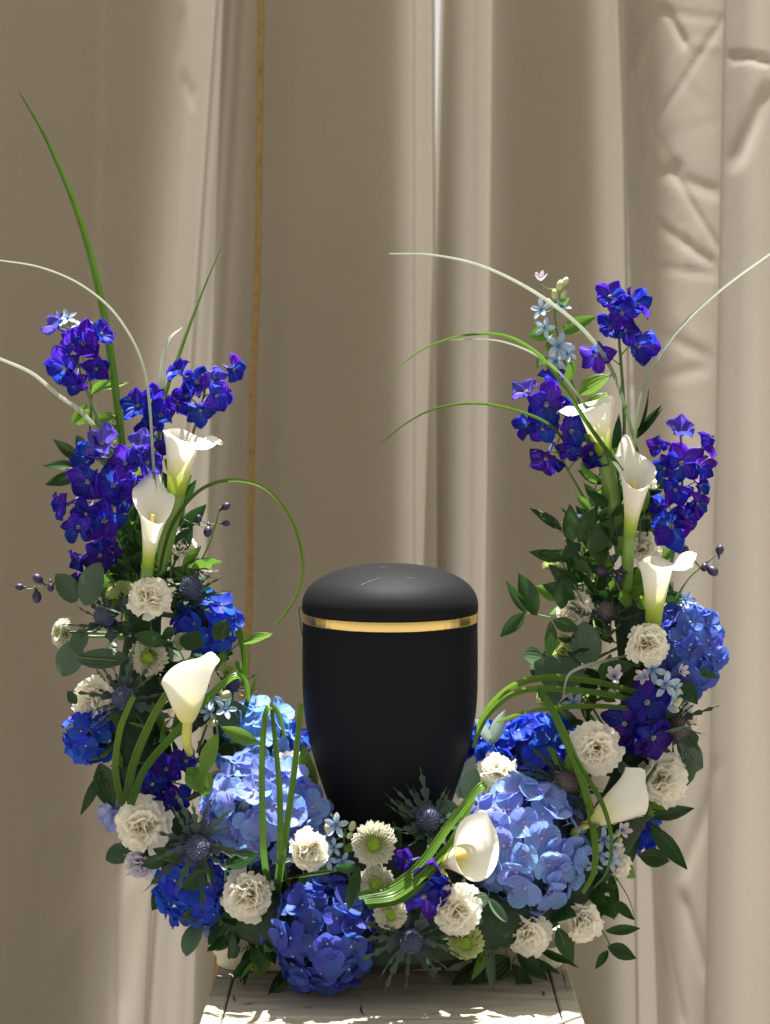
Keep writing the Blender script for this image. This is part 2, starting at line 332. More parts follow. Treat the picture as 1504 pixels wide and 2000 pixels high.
MT['tray'] = plain_mat('cream_tray', (0.62, 0.58, 0.42, 1), 0.5, col2=(0.56, 0.52, 0.36, 1), nscale=30)
MT['ground'] = plain_mat('ground_paving', (0.15, 0.14, 0.132, 1), 0.9, col2=(0.19, 0.18, 0.17, 1), nscale=6)

# ------------------------------------------------------------------ the setting: ground, curtains, table
g = obj('ground', mesh('ground', [(-120, -120, -0.75), (120, -120, -0.75), (120, 120, -0.75), (-120, 120, -0.75)], [(0, 1, 2, 3)], smooth=False), MT['ground'])
g['kind'] = 'structure'

CY = 0.55
def interp(xs, ys, x): return float(np.interp(x, xs, ys))
def crease(px, py, segs):
    h = 0
    for (x0, y0, x1, y1, w, a) in segs:
        dx, dy = x1-x0, y1-y0; L2 = dx*dx+dy*dy
        t = ((px-x0)*dx+(py-y0)*dy)/L2
        if -0.15 < t < 1.15:
            dd = ((px-x0)*dy-(py-y0)*dx)/math.sqrt(L2)
            fall = max(0, 1-max(0, abs(t-0.5)-0.42)/0.2)
            h += a*math.exp(-(dd/w)**2)*fall + 0.6*a*dd/w*math.exp(-(dd/w)**2)*fall
    return h
def curtain(label, prof, creases=(), seed=0, ztop=1.46, zbot=-0.72, name='curtain', backlight_blockers=(), crumple=None, rows=170):
    # prof rows: (px at the top of the photo, px at its bottom, depth in mm towards the camera)
    P = catmull([Vector((a, b, c)) for a, b, c in prof], (len(prof)-1)*14)
    V, Fc, uv = [], [], []
    for j in range(rows+1):
        z = ztop + (zbot-ztop)*j/rows
        py = HZ + (ZC - z)*F/(D+CY); t = py/2000.0
        for i, p in enumerate(P):
            px = p.x + (p.y-p.x)*t
            X = (px-CX)/F*(D+CY)
            nzv = noise.noise(Vector((X*3.5, z*1.1, seed*7.3)))*9 + noise.noise(Vector((X*11, z*2.2, seed*3.1)))*2.2
            dm = p.z*(0.85+0.25*noise.noise(Vector((p.x*0.01, z*0.8, seed)))) + nzv + crease(px, py, creases)
            V.append((X, CY - dm/1000.0, z)); uv.append((i/len(P), j/rows))
    n = len(P)
    for j in range(rows):
        for i in range(n-1):
            Fc.append((j*n+i, (j+1)*n+i, (j+1)*n+i+1, j*n+i+1))
    o = obj(name, mesh(name, V, Fc, uv), MT['curtain'])
    if crumple:
        o.data.materials.append(MT['crumpled'])
        for k, pl in enumerate(o.data.polygons):
            if crumple[0] < P[k % (n-1)].x < crumple[1]: pl.material_index = 1
    for (t0, t1, b0, b1) in backlight_blockers:      # unseen sheets added behind the cloth to block backlight, leaving bright strips between them
        V, Fc, uv = [], [], []; nr, nc = 40, 40
        for j in range(nr+1):
            z = ztop + (zbot-ztop)*j/nr; t = (HZ + (ZC - z)*F/(D+CY))/2000.0
            a, b = t0+(b0-t0)*t, t1+(b1-t1)*t
            for i in range(nc+1):
                X = (a+(b+14-a)*i/nc-CX)/F*(D+CY); uv.append((min(1.0, (b+14-a)*(1-i/nc)/62.0), j/nr))
                V.append((X, CY + 0.036 + 0.004*noise.noise(Vector((X*6, z*2, seed))), z))
        for j in range(nr):
            for i in range(nc):
                k = j*(nc+1)+i; Fc.append((k, k+nc+1, k+nc+2, k+1))
        obj('backlight_blocker', mesh('backlight_blocker', V, Fc, uv), MT['backlight_blocker'], o)
    return tag(o, label, 'curtain', 'beige curtains behind the flowers')
curtain('wide beige curtain panel on the left, behind the golden cord', [(-1500+90*k, -1500+90*k, (16, -6, 8, -10, 12, 2)[k % 6]) for k in range(13)] + [
    (-330, -330, 0), (-260, -260, 12), (-200, -210, 4), (-120, -130, -6), (-40, -60, 4), (20, 0, 14), (80, 40, 10), (150, 90, 4), (190, 150, 2), (205, 190, 9), (235, 220, 7),
    (290, 235, 0), (340, 262, 6), (375, 282, 22), (405, 288, 34), (424, 291, 38), (429, 292, 28), (427, 291, 8), (436, 300, -2), (452, 325, 2), (462, 345, 0), (478, 362, 4), (488, 371, 1),
    (500, 390, -4), (540, 470, 0), (590, 530, 5), (650, 640, 0), (720, 730, -2), (785, 790, -2), (805, 806, 0), (811, 812, 9), (826, 828, 17), (838, 842, 23), (846, 852, 24), (849, 856, 18), (847, 854, 8)],
    creases=[(360, 160, 380, 205, 8, 3), (195, 330, 215, 300, 10, 2), (350, 30, 345, 120, 14, 3), (-50, 1150, 260, 1130, 12, 1.2), (60, 1640, 250, 1560, 25, 3), (120, 1850, 330, 1600, 30, 4), (240, 1980, 300, 1650, 22, 4)], seed=1, backlight_blockers=[(-1500, 366, -1500, 222), (436, 812, 378, 812)])
rw = random.Random(12); WR = []
for _ in range(70):
    x, y = rw.uniform(1222, 1400), rw.uniform(-40, 1000); a = rw.uniform(0, 3.14); l = rw.uniform(25, 80)
    WR.append((x-math.cos(a)*l, y-math.sin(a)*l, x+math.cos(a)*l, y+math.sin(a)*l, rw.uniform(6, 14), rw.uniform(-1.2, 1.2)*(1.2-y/1200)))
curtain('crumpled beige curtain panel on the right with sharp pressed folds', [
    (861, 800, -26), (878, 830, -24), (900, 875, -14), (922, 905, -2), (938, 918, 12), (955, 930, 20), (966, 940, 18), (968, 943, 6), (964, 941, -6), (985, 960, -12), (1040, 1020, -12),
    (1100, 1080, -10), (1150, 1130, -8), (1180, 1170, 0), (1198, 1210, 10), (1212, 1238, 15), (1217, 1246, 8), (1215, 1247, -6), (1230, 1262, -8), (1262, 1288, -2), (1310, 1320, 4), (1360, 1345, 8), (1395, 1362, 15), (1408, 1372, 20),
    (1413, 1374, 10), (1411, 1374, -10), (1425, 1390, -26), (1440, 1405, -20), (1460, 1432, 2), (1480, 1462, 10), (1505, 1490, 4), (1540, 1530, -10), (1580, 1570, 10), (1620, 1610, 14), (1650, 1640, -5), (1700, 1690, 8), (1780, 1770, 0)] + [(1860+100*k, 1860+100*k, (14, -8, 10, 0, -10, 12)[k % 6]) for k in range(11)],
    creases=[(1402, 48, 1272, 250, 8, 2.2), (1235, 200, 1320, 335, 9, 1.5), (1300, 320, 1405, 500, 7, 2.2), (1225, 15, 1400, 45, 7, 1.6), (1290, 20, 1235, 140, 12, 5), (1340, 90, 1300, 20, 9, 4), (1240, 370, 1330, 330, 12, 3), (1260, 330, 1400, 385, 14, 3),
             (1280, 440, 1390, 520, 10, 3), (1235, 520, 1395, 540, 9, 2), (1250, 640, 1380, 700, 12, 2), (1230, 760, 1380, 720, 14, 2), (1430, 110, 1500, 125, 7, 8), (1440, 320, 1500, 180, 16, 7), (1400, 1500, 1330, 1700, 14, 3), (1330, 1750, 1375, 1900, 12, 4), (1290, 1800, 1330, 2000, 10, 4)]+[w for w in WR if all(1218 < q < 1404 for q in (w[0], w[2]))], seed=2, backlight_blockers=[(868, 928, 812, 906), (972, 1194, 950, 1238), (1228, 1330, 1300, 1350), (1414, 1442, 1378, 1416)], crumple=(1222, 1540), rows=330)

# golden cord hanging in front of the left curtain
cp = [at(512, -320, CY-0.055), at(510, 0, CY-0.052), at(506, 300, CY-0.048), at(503, 520, CY-0.046), at(494, 760, CY-0.045), at(490, 1000, CY-0.045), at(484, 1250, CY-0.047), at(462, 1500, CY-0.05), at(436, 1780, CY-0.05), at(414, 2000, CY-0.05), at(400, 2250, CY-0.05)]
P = catmull(cp, 120)
tag(obj('hanging_cord', mesh('hanging_cord', *tube_data(P, 0.0052, sides=10, rf=lambda f: 0.0050 + 0.0006*noise.noise(Vector((f*60, 0, 3)))) ), MT['cord']),
    'thin golden brown cord hanging down in front of the left curtain', 'cord')

# small worn wooden table
def box(x0, x1, y0, y1, z0, z1, bev=0.0015):
    b = bev; V = []
    for z, k in ((z0, b), (z0+b, 0), (z1-b, 0), (z1, b)):
        for sx, sy in ((0, 0), (1, 0), (1, 1), (0, 1)):
            V.append(((x1-k) if sx else (x0+k), (y1-k) if sy else (y0+k), z))
    Fc = [(3, 2, 1, 0), (12, 13, 14, 15)]
    for l in range(3):
        for k in range(4):
            k2 = (k+1) % 4; Fc.append((l*4+k, l*4+k2, (l+1)*4+k2, (l+1)*4+k))
    return V, Fc
TX0, TX1, TY0, TY1 = -0.186, 0.190, -0.205, 0.20
table = thing('side_table', 'small worn wooden table with greyish paint under the flowers', 'table', (0, 0, -0.75))
def tpart(name, d, mat='wood'): return child(name, mesh(name, d[0], d[1], smooth=False), MT[mat], table, Matrix())
ysp = [TY0+0.032, -0.072, 0.012, 0.10, TY1-0.024]
for i in range(4):
    tpart('top_plank', box(TX0+0.0215, TX1-0.0215, ysp[i]+0.0006, ysp[i+1]-0.0006, -0.020, -0.0006*(i % 2)))
tpart('edge_strip', box(TX0, TX0+0.020, TY0, TY1, -0.022, 0.0008)); tpart('edge_strip', box(TX1-0.020, TX1, TY0, TY1, -0.022, 0.0008))
tpart('edge_strip', box(TX0+0.0207, TX1-0.0207, TY0, TY0+0.0308, -0.022, 0.0004)); tpart('edge_strip', box(TX0+0.0207, TX1-0.0207, TY1-0.0228, TY1, -0.022, 0.0004))
tpart('apron', box(TX0+0.02, TX1-0.02, TY0+0.014, TY0+0.034, -0.11, -0.0225)); tpart('apron', box(TX0+0.02, TX1-0.02, TY1-0.034, TY1-0.014, -0.11, -0.0225))
tpart('apron', box(TX0+0.012, TX0+0.032, TY0+0.036, TY1-0.036, -0.11, -0.0228)); tpart('apron', box(TX1-0.032, TX1-0.012, TY0+0.036, TY1-0.036, -0.11, -0.0228))
for sx in (TX0+0.030, TX1-0.062):
    for sy in (TY0+0.040, TY1-0.072):
        tpart('leg', box(sx+0.004, sx+0.030, sy, sy+0.030, -0.75, -0.0235))
rnd = random.Random(5)
for (a, b_) in (((456, 1946), (462, 1960)), ((470, 1964), (500, 1958)), ((705, 1962), (712, 1988)), ((692, 1996), (688, 2003)), ((640, 1936), (660, 1940)), ((1055, 1935), (1062, 1950)), ((590, 1970), (618, 1972)), ((430, 1975), (470, 1978)), ((1095, 1890), (1108, 1940))):
    def tp(p): d = ZC*F/(p[1]-HZ); return Vector(((p[0]-CX)/F*d, d-D, 0.00125))
    A, B = tp(a), tp(b_); n = (B-A).normalized().cross(Vector((0, 0, 1)))*0.0008*rnd.uniform(0.7, 1.6)
    mid = A.lerp(B, 0.5) + n*rnd.uniform(-2, 2)
    child('crack', mesh('crack', [A, mid-n, B, mid+n], [(0, 1, 2, 3)], smooth=False), MT['crack'], table, Matrix())

# cream tray under the arrangement
def rrect(x0, x1, y0, y1, r, n=6):
    P = []
    for cx, cy, a0 in ((x1-r, y1-r, 0), (x0+r, y1-r, 90), (x0+r, y0+r, 180), (x1-r, y0+r, 270)):
        for k in range(n+1):
            a = math.radians(a0+90*k/n); P.append((cx+r*math.cos(a), cy+r*math.sin(a)))
    return P
def prism(P, z0, z1):
    n = len(P); V = [(x, y, z0) for x, y in P]+[(x, y, z1) for x, y in P]
    return V, [tuple(range(n))[::-1], tuple(range(n, 2*n))]+[(k, (k+1) % n, n+(k+1) % n, n+k) for k in range(n)]
tray = thing('tray', 'flat cream tray on the table, showing beneath the leaves', 'tray', (0, 0.05, 0.0012))
d = prism(rrect(-0.188, 0.188, -0.045, 0.185, 0.03), 0.0015, 0.013); child('tray_base', mesh('tray_base', d[0], d[1], smooth=False), MT['tray'], tray, Matrix())
d = prism(rrect(-0.192, 0.192, -0.049, 0.189, 0.034), 0.0132, 0.026); child('tray_rim', mesh('tray_rim', d[0], d[1], smooth=False), MT['tray'], tray, Matrix())

# ------------------------------------------------------------------ foam ring and urn
SP = [(290, 1150, .03), (272, 1330, .02), (275, 1500, -.005), (345, 1640, -.04), (470, 1765, -.085), (620, 1810, -.105), (760, 1822, -.11), (900, 1806, -.105), (1055, 1760, -.075), (1180, 1640, -.035), (1252, 1490, 0.0), (1250, 1320, .02), (1218, 1130, .03)]
SPP = catmull([Vector(p) for p in SP], 96)           # px, py, Y
SP3 = [at(p.x, p.y, p.z) for p in SPP]
def sY(px, py):
    return min(SPP, key=lambda p: (p.x-px)**2+(p.y-py)**2).z
def root_point(P, low=0.0):
    q = min(SP3, key=lambda s: (s-P).length); return q + Vector((0, 0, -low))
foam = thing('flower_foam', 'dark green foam ring hidden between the stems and blooms', 'foam', (0, -0.08, 0.0265))
child('foam_ring', mesh('foam_ring', *tube_data(SP3, 0.026, sides=12, rf=lambda f: 0.008+0.024*math.sin(math.pi*min(max(f, 0.01), 0.99))**0.35)), MT['foam'], foam, Matrix())
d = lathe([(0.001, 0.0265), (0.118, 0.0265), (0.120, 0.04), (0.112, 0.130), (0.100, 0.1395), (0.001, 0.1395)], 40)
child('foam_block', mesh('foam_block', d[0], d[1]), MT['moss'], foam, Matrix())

def urn():
    t = thing('urn', 'matt black urn with domed lid and gold band', 'urn', (0, 0, 0.14))
    body = [(0.001, 0.140), (0.052, 0.140), (0.057, 0.1425), (0.0605, 0.150), (0.0690, 0.1755), (0.0790, 0.205), (0.0870, 0.234), (0.0925, 0.260), (0.0950, 0.285), (0.0957, 0.310), (0.0957, 0.345), (0.0955, 0.3685), (0.0950, 0.3690), (0.0950, 0.3800), (0.08, 0.3802)]
    pts = catmull([Vector((r, 0, z)) for r, z in body[1:11]], 60)
    prof = [body[0]] + [(p.x, p.z) for p in pts] + body[11:]
    m, nt, b, out = new_mat('matt_black_lacquer'); N, L = nt.nodes, nt.links
    b.inputs['Base Color'].default_value = (0.0082, 0.0090, 0.0108, 1); b.inputs['Roughness'].default_value = 0.62; b.inputs['Specular IOR Level'].default_value = 0.09
    tc = N.new('ShaderNodeTexCoord'); nz = N.new('ShaderNodeTexNoise'); nz.inputs['Scale'].default_value = 500; nz.inputs['Detail'].default_value = 3
    L.new(tc.outputs['Object'], nz.inputs['Vector'])
    bp = N.new('ShaderNodeBump'); bp.inputs['Strength'].default_value = 0.12; bp.inputs['Distance'].default_value = 0.0006; L.new(nz.outputs[0], bp.inputs['Height']); L.new(bp.outputs[0], b.inputs['Normal'])
    n2 = N.new('ShaderNodeTexNoise'); n2.inputs['Scale'].default_value = 22; n2.inputs['Detail'].default_value = 6; L.new(tc.outputs['Object'], n2.inputs['Vector'])
    mr = N.new('ShaderNodeMapRange'); mr.inputs['To Min'].default_value = 0.54; mr.inputs['To Max'].default_value = 0.70; L.new(n2.outputs[0], mr.inputs['Value']); L.new(mr.outputs[0], b.inputs['Roughness'])
    child('body', mesh('body', *lathe(prof, 96)), m, t, Matrix())
    lid = [(0.0935, 0.3795), (0.0952, 0.3797), (0.0962, 0.3808), (0.0962, 0.385), (0.0958, 0.3905), (0.0940, 0.3965), (0.0900, 0.4035), (0.0830, 0.4105), (0.0730, 0.4165), (0.0600, 0.4220), (0.0440, 0.4262), (0.0240, 0.4287), (0.0008, 0.4295)]
    pts = catmull([Vector((r, 0, z)) for r, z in lid], 80)
    child('lid', mesh('lid', *lathe([(max(p.x, 0.0005), p.z) for p in pts], 96)), m, t, Matrix())
    gm, nt, b, out = new_mat('brushed_gold'); N, L = nt.nodes, nt.links
    b.inputs['Base Color'].default_value = (0.78, 0.56, 0.20, 1); b.inputs['Metallic'].default_value = 1; b.inputs['Roughness'].default_value = 0.27
    tc = N.new('ShaderNodeTexCoord'); mp = N.new('ShaderNodeMapping'); mp.inputs['Scale'].default_value = (1, 1, 0.02)
    nz = N.new('ShaderNodeTexNoise'); nz.inputs['Scale'].default_value = 60; nz.inputs['Detail'].default_value = 5
    L.new(tc.outputs['Object'], mp.inputs[0]); L.new(mp.outputs[0], nz.inputs['Vector'])
    bp = N.new('ShaderNodeBump'); bp.inputs['Strength'].default_value = 0.5; bp.inputs['Distance'].default_value = 0.004; L.new(nz.outputs[0], bp.inputs['Height']); L.new(bp.outputs[0], b.inputs['Normal'])
    child('gold_band', mesh('gold_band', *lathe([(0.0952, 0.3688), (0.0961, 0.3690), (0.0963, 0.3700), (0.0963, 0.3778), (0.0961, 0.3788), (0.0952, 0.3790)], 128)), gm, t, Matrix())
    # thin dark loop of thread at the left rim
    def onurn(a, z, r): return Vector((r*math.cos(a), r*math.sin(a), z))
    a = math.radians(184)
    P = catmull([onurn(a, 0.3815, 0.0958), onurn(a, 0.384, 0.0978), onurn(a, 0.379, 0.0992), onurn(a, 0.370, 0.0982), onurn(a+.02, 0.360, 0.0970), onurn(a+.06, 0.353, 0.0960)], 30)
    child('thread_loop', mesh('thread_loop', *tube_data(P, 0.0006, sides=6)), plain_mat('dark_thread', (0.05, 0.05, 0.06, 1), 0.5), t, Matrix())
    sm = plain_mat('scratch_grey', (0.25, 0.25, 0.26, 1), 0.7)
    def lidpt(x, y):
        r = math.hypot(x, y); zs = [p.z for p in pts][::-1]; rs = [p.x for p in pts][::-1]
        return Vector((x, y, float(np.interp(r, rs, zs))+0.00035))
    for (x0, y0, x1, y1, w) in ((-0.034, -0.072, -0.010, -0.060, .0002), (0.018, -0.058, 0.026, -0.060, .0002), (-0.012, -0.020, -0.004, -0.024, .0002), (-0.030, -0.070, -0.027, -0.069, .0005)):
        A, B = lidpt(x0, y0), lidpt((x0+x1)/2, (y0+y1)/2); Bq = lidpt(x1, y1)
        child('scratch', mesh('scratch', *tube_data([A, B, Bq], w, w*0.5, 4)), sm, t, Matrix())
urn()

# ------------------------------------------------------------------ petal, leaf and blade shapes (shared by all the copies)
def sheet(L, W, p, q, cup=0.1, bend=0.2, ruffle=0.0, rf=3, nu=4, nv=6, seed=0, notch=0.0, fold=0.0, twist=0.0):
    r = random.Random(seed); ph = r.uniform(0, 6.28); ph2 = r.uniform(0, 6.28)
    V, Fc, uv = [], [], []
    for j in range(nv+1):
        v = 0.5-0.5*math.cos(math.pi*j/nv); v = 0.5*v+0.5*j/nv
        w = W*max(math.sin(math.pi*min(max(v, 0.004), 0.996)**p), 0)**q
        for i in range(nu+1):
            u = -1+2*i/nu
            x = u*w; y = L*v - notch*L*(1-abs(u))**2*(v**6)
            z = cup*L*(u*u)*(w/W) + bend*L*v*v + fold*abs(u)*w
            z += ruffle*L*v*math.sin(rf*math.pi*u+ph+2*v)*(0.3+abs(u)) + ruffle*0.6*L*v*math.sin(5*v+ph2)*u
            a = twist*v*u; z += a*w
            V.append((x, y, z)); uv.append(((u+1)/2, v))
    for j in range(nv):
        for i in range(nu):
            a = j*(nu+1)+i; Fc.append((a, a+1, a+nu+2, a+nu+1))
    return V, Fc, uv
VAR = {}
def variants(key, n, fn, mat):
    VAR[key] = []
    for k in range(n):
        me = mesh(key, *fn(k)); me.materials.append(MT[mat]); VAR[key].append(me)
def pick(key, r): return VAR[key][r.randrange(len(VAR[key]))]
for c in ('hyd_deep', 'hyd_bright', 'hyd_light', 'hyd_sky', 'hyd_mid', 'hyd_pale'):
    variants(c, 4, lambda k: sheet(1, 0.53, 1.25, 0.52, [0.12, -0.10, 0.16, 0.05][k], [0.10, 0.18, -0.12, 0.22][k], 0.05, 2, 6, 6, seed=k, notch=0.06), c)
for c in ('delph', 'delph_dark', 'delph_lilac'):
    variants(c, 4, lambda k: sheet(1, 0.43, 1.08, 0.78, [0.18, 0.10, 0.22, -0.05][k], [0.05, 0.25, -0.15, 0.30][k], 0.15, 3, 8, 8, seed=10+k), c)
def carn_petal(k):
    r = random.Random(40+k); V, Fc, uv = [], [], []; nu, nv = 12, 6; ph = r.uniform(0, 6.28); ph2 = r.uniform(0, 6.28); am = r.uniform(1.1, 1.9)
    for j in range(nv+1):
        v = j/nv
        w = 0.10 + 0.74*math.sin(v*1.75)**1.4
        for i in range(nu+1):
            u = -1+2*i/nu
            y = v*(1-0.30*u*u*v)
            if j == nv: y += 0.038*(1 if i % 2 else -1) + r.uniform(-.04, .04)
            x = u*w
            z = am*(0.10*v*v*math.sin(3.4*u+ph) + 0.055*v**3*math.sin(7.0*u+ph2)) + 0.16*v*v - 0.14*max(0, v-.75)/.25*(0.5+0.5*math.sin(2*u+ph2)) + 0.16*u*u*v
            V.append((x, y, z)); uv.append(((u+1)/2, v))
    for j in range(nv):
        for i in range(nu):
            a = j*(nu+1)+i; Fc.append((a, a+1, a+nu+2, a+nu+1))
    return V, Fc, uv
for c in ('carn', 'carn_lilac'): variants(c, 5, carn_petal, c)
for c in ('ruscus', 'fresh'):
    variants(c, 4, lambda k: sheet(1, 0.20+0.03*k, 0.85, 0.95, 0.02, [0.10, -0.18, 0.20, -0.05][k], 0.02, 2, 4, 7, seed=60+k, fold=0.30, twist=[0.3, -0.4, 0.2, 0.5][k]), c)
variants('silver', 3, lambda k: sheet(1, 0.2, 0.9, 0.9, 0.05, [0.35, 0.5, 0.2][k], 0.03, 2, 4, 7, seed=70+k, fold=0.25, twist=0.6), 'silver')
variants('euca', 4, lambda k: sheet(1, 0.44, 0.95, 0.55, [0.05, -0.06, 0.08, 0.0][k], [0.06, -0.12, 0.14, -0.05][k], 0.02, 2, 4, 6, seed=80+k, fold=0.10), 'euca')
variants('tweedia', 2, lambda k: sheet(1, 0.24, 1.2, 0.5, 0.10, [0.05, 0.2][k], 0.02, 2, 2, 4, seed=90+k), 'tweedia')
variants('tweedia_pink', 2, lambda k: sheet(1, 0.26, 1.2, 0.5, 0.12, [0.25, 0.4][k], 0.02, 2, 2, 4, seed=95+k), 'tweedia_pink')
def bract(k):
    r = random.Random(100+k); n = 9; V, Fc, uv = [], [], []
    for j in range(n+1):
        v = j/n; w = 0.075*(1-v)**0.8 + 0.012
        if 1 <= j < n: w *= (2.5 if j % 2 else 0.75)*r.uniform(.8, 1.15)
        fwd = 0.06 if j % 2 else 0
        z = 0.22*v*v + 0.03*math.sin(6*v+k)
        V += [(-w, v+fwd, z+0.03*(j % 2)), (0, v, z-0.012), (w, v+fwd, z+0.03*(j % 2))]; uv += [(0, v), (.5, v), (1, v)]
    for j in range(n):
        a = j*3; Fc += [(a, a+1, a+4, a+3), (a+1, a+2, a+5, a+4)]
    return V, Fc, uv
variants('bract', 4, bract, 'bract')

# small shared centres
def eye_mesh(name, mat, r, h):
    d = ball(r, 7, 5); d = xform(d, Matrix.Translation((0, 0, h))); st = tube_data([Vector((0, 0, -0.9)), Vector((0, 0, h))], 0.03, 0.03, 4)
    me = mesh(name, *merge(d, st)); me.materials.append(MT[mat]); return me
HYD_EYE = eye_mesh('floret', 'hyd_eye', 0.075, 0.06)
TW_EYE = eye_mesh('small_flower', 'tweedia_eye', 0.13, 0.10)
def delph_centre():
    ds = []
    r = random.Random(3)
    for k in range(5):
        a = 2*math.pi*k/5; d = xform(ball(0.075, 6, 4, 1.3), Matrix.Translation((0.07*math.cos(a), 0.07*math.sin(a), 0.10+0.05*(k % 2)))); ds.append(d)
    me = mesh('floret', *merge(*ds)); me.materials.append(MT['delph_eye']); return me
DEL_EYE = delph_centre()
SPUR = mesh('spur', *tube_data(catmull([Vector((0, 0, -0.02)), Vector((0, 0.10, -0.35)), Vector((0, 0.28, -0.75)), Vector((0, 0.36, -0.95))], 10), 0.13, 0.03, 6)); SPUR.materials.append(MT['spur'])
CARN_CAL = mesh('calyx', *lathe([(0.02, -1.1), (0.16, -1.05), (0.20, -0.7), (0.21, -0.3), (0.26, -0.05), (0.10, 0.0)], 10)); CARN_CAL.materials.append(MT['calyx'])

def stem_to(th, P, d, mat='stem', r=0.0020, low=0.0, end=None, name='stem', bow=0.0):
    """stem from the back of a bloom at P (facing d) down into the foam"""
    P = Vector(P); d = Vector(d).normalized(); e = Vector(end) if end is not None else root_point(P, low)
    L = (e-P).length
    mid = P - d*min(0.03, L*0.45)
    pts = catmull([P, mid, mid.lerp(e, 0.5)+Vector((bow, 0, 0)), e], 14)
    return child(name, mesh(name, *tube_data(pts, r, r*1.15, 6)), MT[mat], th, Matrix())
def jit(r, v, a):
    return (Vector(v).normalized() + Vector((r.uniform(-a, a), r.uniform(-a, a), r.uniform(-a, a)))).normalized()

# ------------------------------------------------------------------ hydrangeas
def hydrangea(px, py, rx, ry, mat, label, fl=60, off=-0.045, ry_depth=None, seed=0, back=-0.18, Y=None, lowcut=-1.0):
    r = random.Random(1000+seed); Yc = (sY(px, py)+off) if Y is None else Y
    s = m_per_px(Yc); c = at(px, py, Yc)
    R = Vector((rx*s, (ry_depth or min(rx, ry))*s, ry*s))
    base = root_point(c)
    th = thing('hydrangea', label, 'hydrangea', base, 'blue hydrangea heads')
    fls = fl*s*0.5
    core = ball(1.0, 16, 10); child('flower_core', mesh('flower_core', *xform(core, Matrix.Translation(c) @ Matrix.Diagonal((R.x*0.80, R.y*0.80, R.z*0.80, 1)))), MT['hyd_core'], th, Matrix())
    stem_to(th, c, (c-base) if (c-base).length > .005 else (0, -1, 0), 'stem', 0.003)
    Rm = (rx+ry)/2
    n = int(4*math.pi*Rm*Rm/(fl*0.65)**2)+6
    ga = math.pi*(3-math.sqrt(5)); ro = r.uniform(0, 6)
    for i in range(n):
        z = 1-2*(i+0.5)/n; q = math.sqrt(1-z*z); a = ga*i+ro
        v = Vector((q*math.cos(a), q*math.sin(a), z)); v = jit(r, v, 0.13)
        if -v.y < back or v.z < lowcut: continue
        lump = 0.93 + 0.10*noise.noise(v*2.2+Vector((seed, 0, 0))) + r.uniform(-.06, .05)
        P = c + Vector((v.x*R.x, v.y*R.y, v.z*R.z))*lump
        nrm = Vector((v.x/R.x, v.y/R.y, v.z/R.z)).normalized(); nrm = jit(r, nrm, 0.30)
        sz = fls*r.uniform(0.86, 1.14)
        fo = child('floret', HYD_EYE, None, th, frame(nrm, None, P, sz, r.uniform(0, 6.28)))
        cl = r.uniform(-0.05, 0.38)
        for k in range(4):
            subpart('petal', pick(mat, r), None, fo, Matrix.Rotation(k*math.pi/2+r.uniform(-.10, .10), 4, 'Z') @ Matrix.Translation((0, 0.03, 0.012*(k % 2))) @ Matrix.Rotation(cl+r.uniform(-.16, .16), 4, 'X') @ Matrix.Rotation(r.uniform(-.2, .2), 4, 'Y') @ Matrix.Diagonal((r.uniform(.94, 1.12), r.uniform(.92, 1.06), 1, 1)))
    return th
hydrangea(643, 1818, 112, 102, 'hyd_deep', 'large deep blue hydrangea head resting on the front of the table', 66, Y=-0.112, seed=1)
hydrangea(505, 1590, 102, 112, 'hyd_light', 'large light blue hydrangea head left of the urn, behind the upright grass blades', 70, off=-0.005, seed=2)
hydrangea(497, 1450, 72, 78, 'hyd_sky', 'sky blue hydrangea head catching the sun above the large light blue one on the left', 62, off=0.045, seed=3)
hydrangea(588, 1595, 52, 62, 'hyd_light', 'small periwinkle hydrangea cluster touching the lower left of the urn', 66, Y=-0.055, seed=4)
hydrangea(1025, 1650, 112, 128, 'hyd_light', 'large light blue hydrangea head right of the urn, behind the calla lily', 72, off=-0.008, seed=5)
hydrangea(1050, 1462, 78, 62, 'hyd_bright', 'bright blue hydrangea head above the large light blue one on the right', 58, Y=0.03, seed=6)
hydrangea(942, 1462, 36, 44, 'hyd_bright', 'small bright blue hydrangea cluster against the right side of the urn', 50, Y=0.05, seed=7)
hydrangea(1337, 1268, 68, 84, 'hyd_mid', 'medium blue hydrangea head on the outer side of the right arm', 64, off=-0.02, seed=8)
hydrangea(388, 1728, 74, 72, 'hyd_bright', 'vivid blue hydrangea head under the thistle at lower left', 58, off=-0.02, seed=9)
hydrangea(177, 1438, 44, 48, 'hyd_bright', 'small vivid blue hydrangea head on the outer edge of the left arm', 52, off=-0.02, seed=10)
hydrangea(405, 1212, 58, 50, 'hyd_bright', 'bright blue hydrangea head high on the inner side of the left arm', 56, off=0.0, seed=11)
hydrangea(578, 1450, 24, 26, 'hyd_bright', 'tiny bright blue hydrangea cluster just left of the urn', 44, Y=0.05, seed=12)
hydrangea(1252, 1622, 24, 34, 'hyd_bright', 'small blue hydrangea cluster peeping between leaves at lower right', 44, off=0.02, seed=13)
hydrangea(412, 1788, 30, 26, 'hyd_pale', 'pale lilac hydrangea cluster under the vivid blue head at lower left', 56, off=0.0, seed=14)
hydrangea(222, 1590, 18, 24, 'hyd_pale', 'pale lilac hydrangea petals peeping out left of the big round carnation', 44, off=0.0, seed=15)

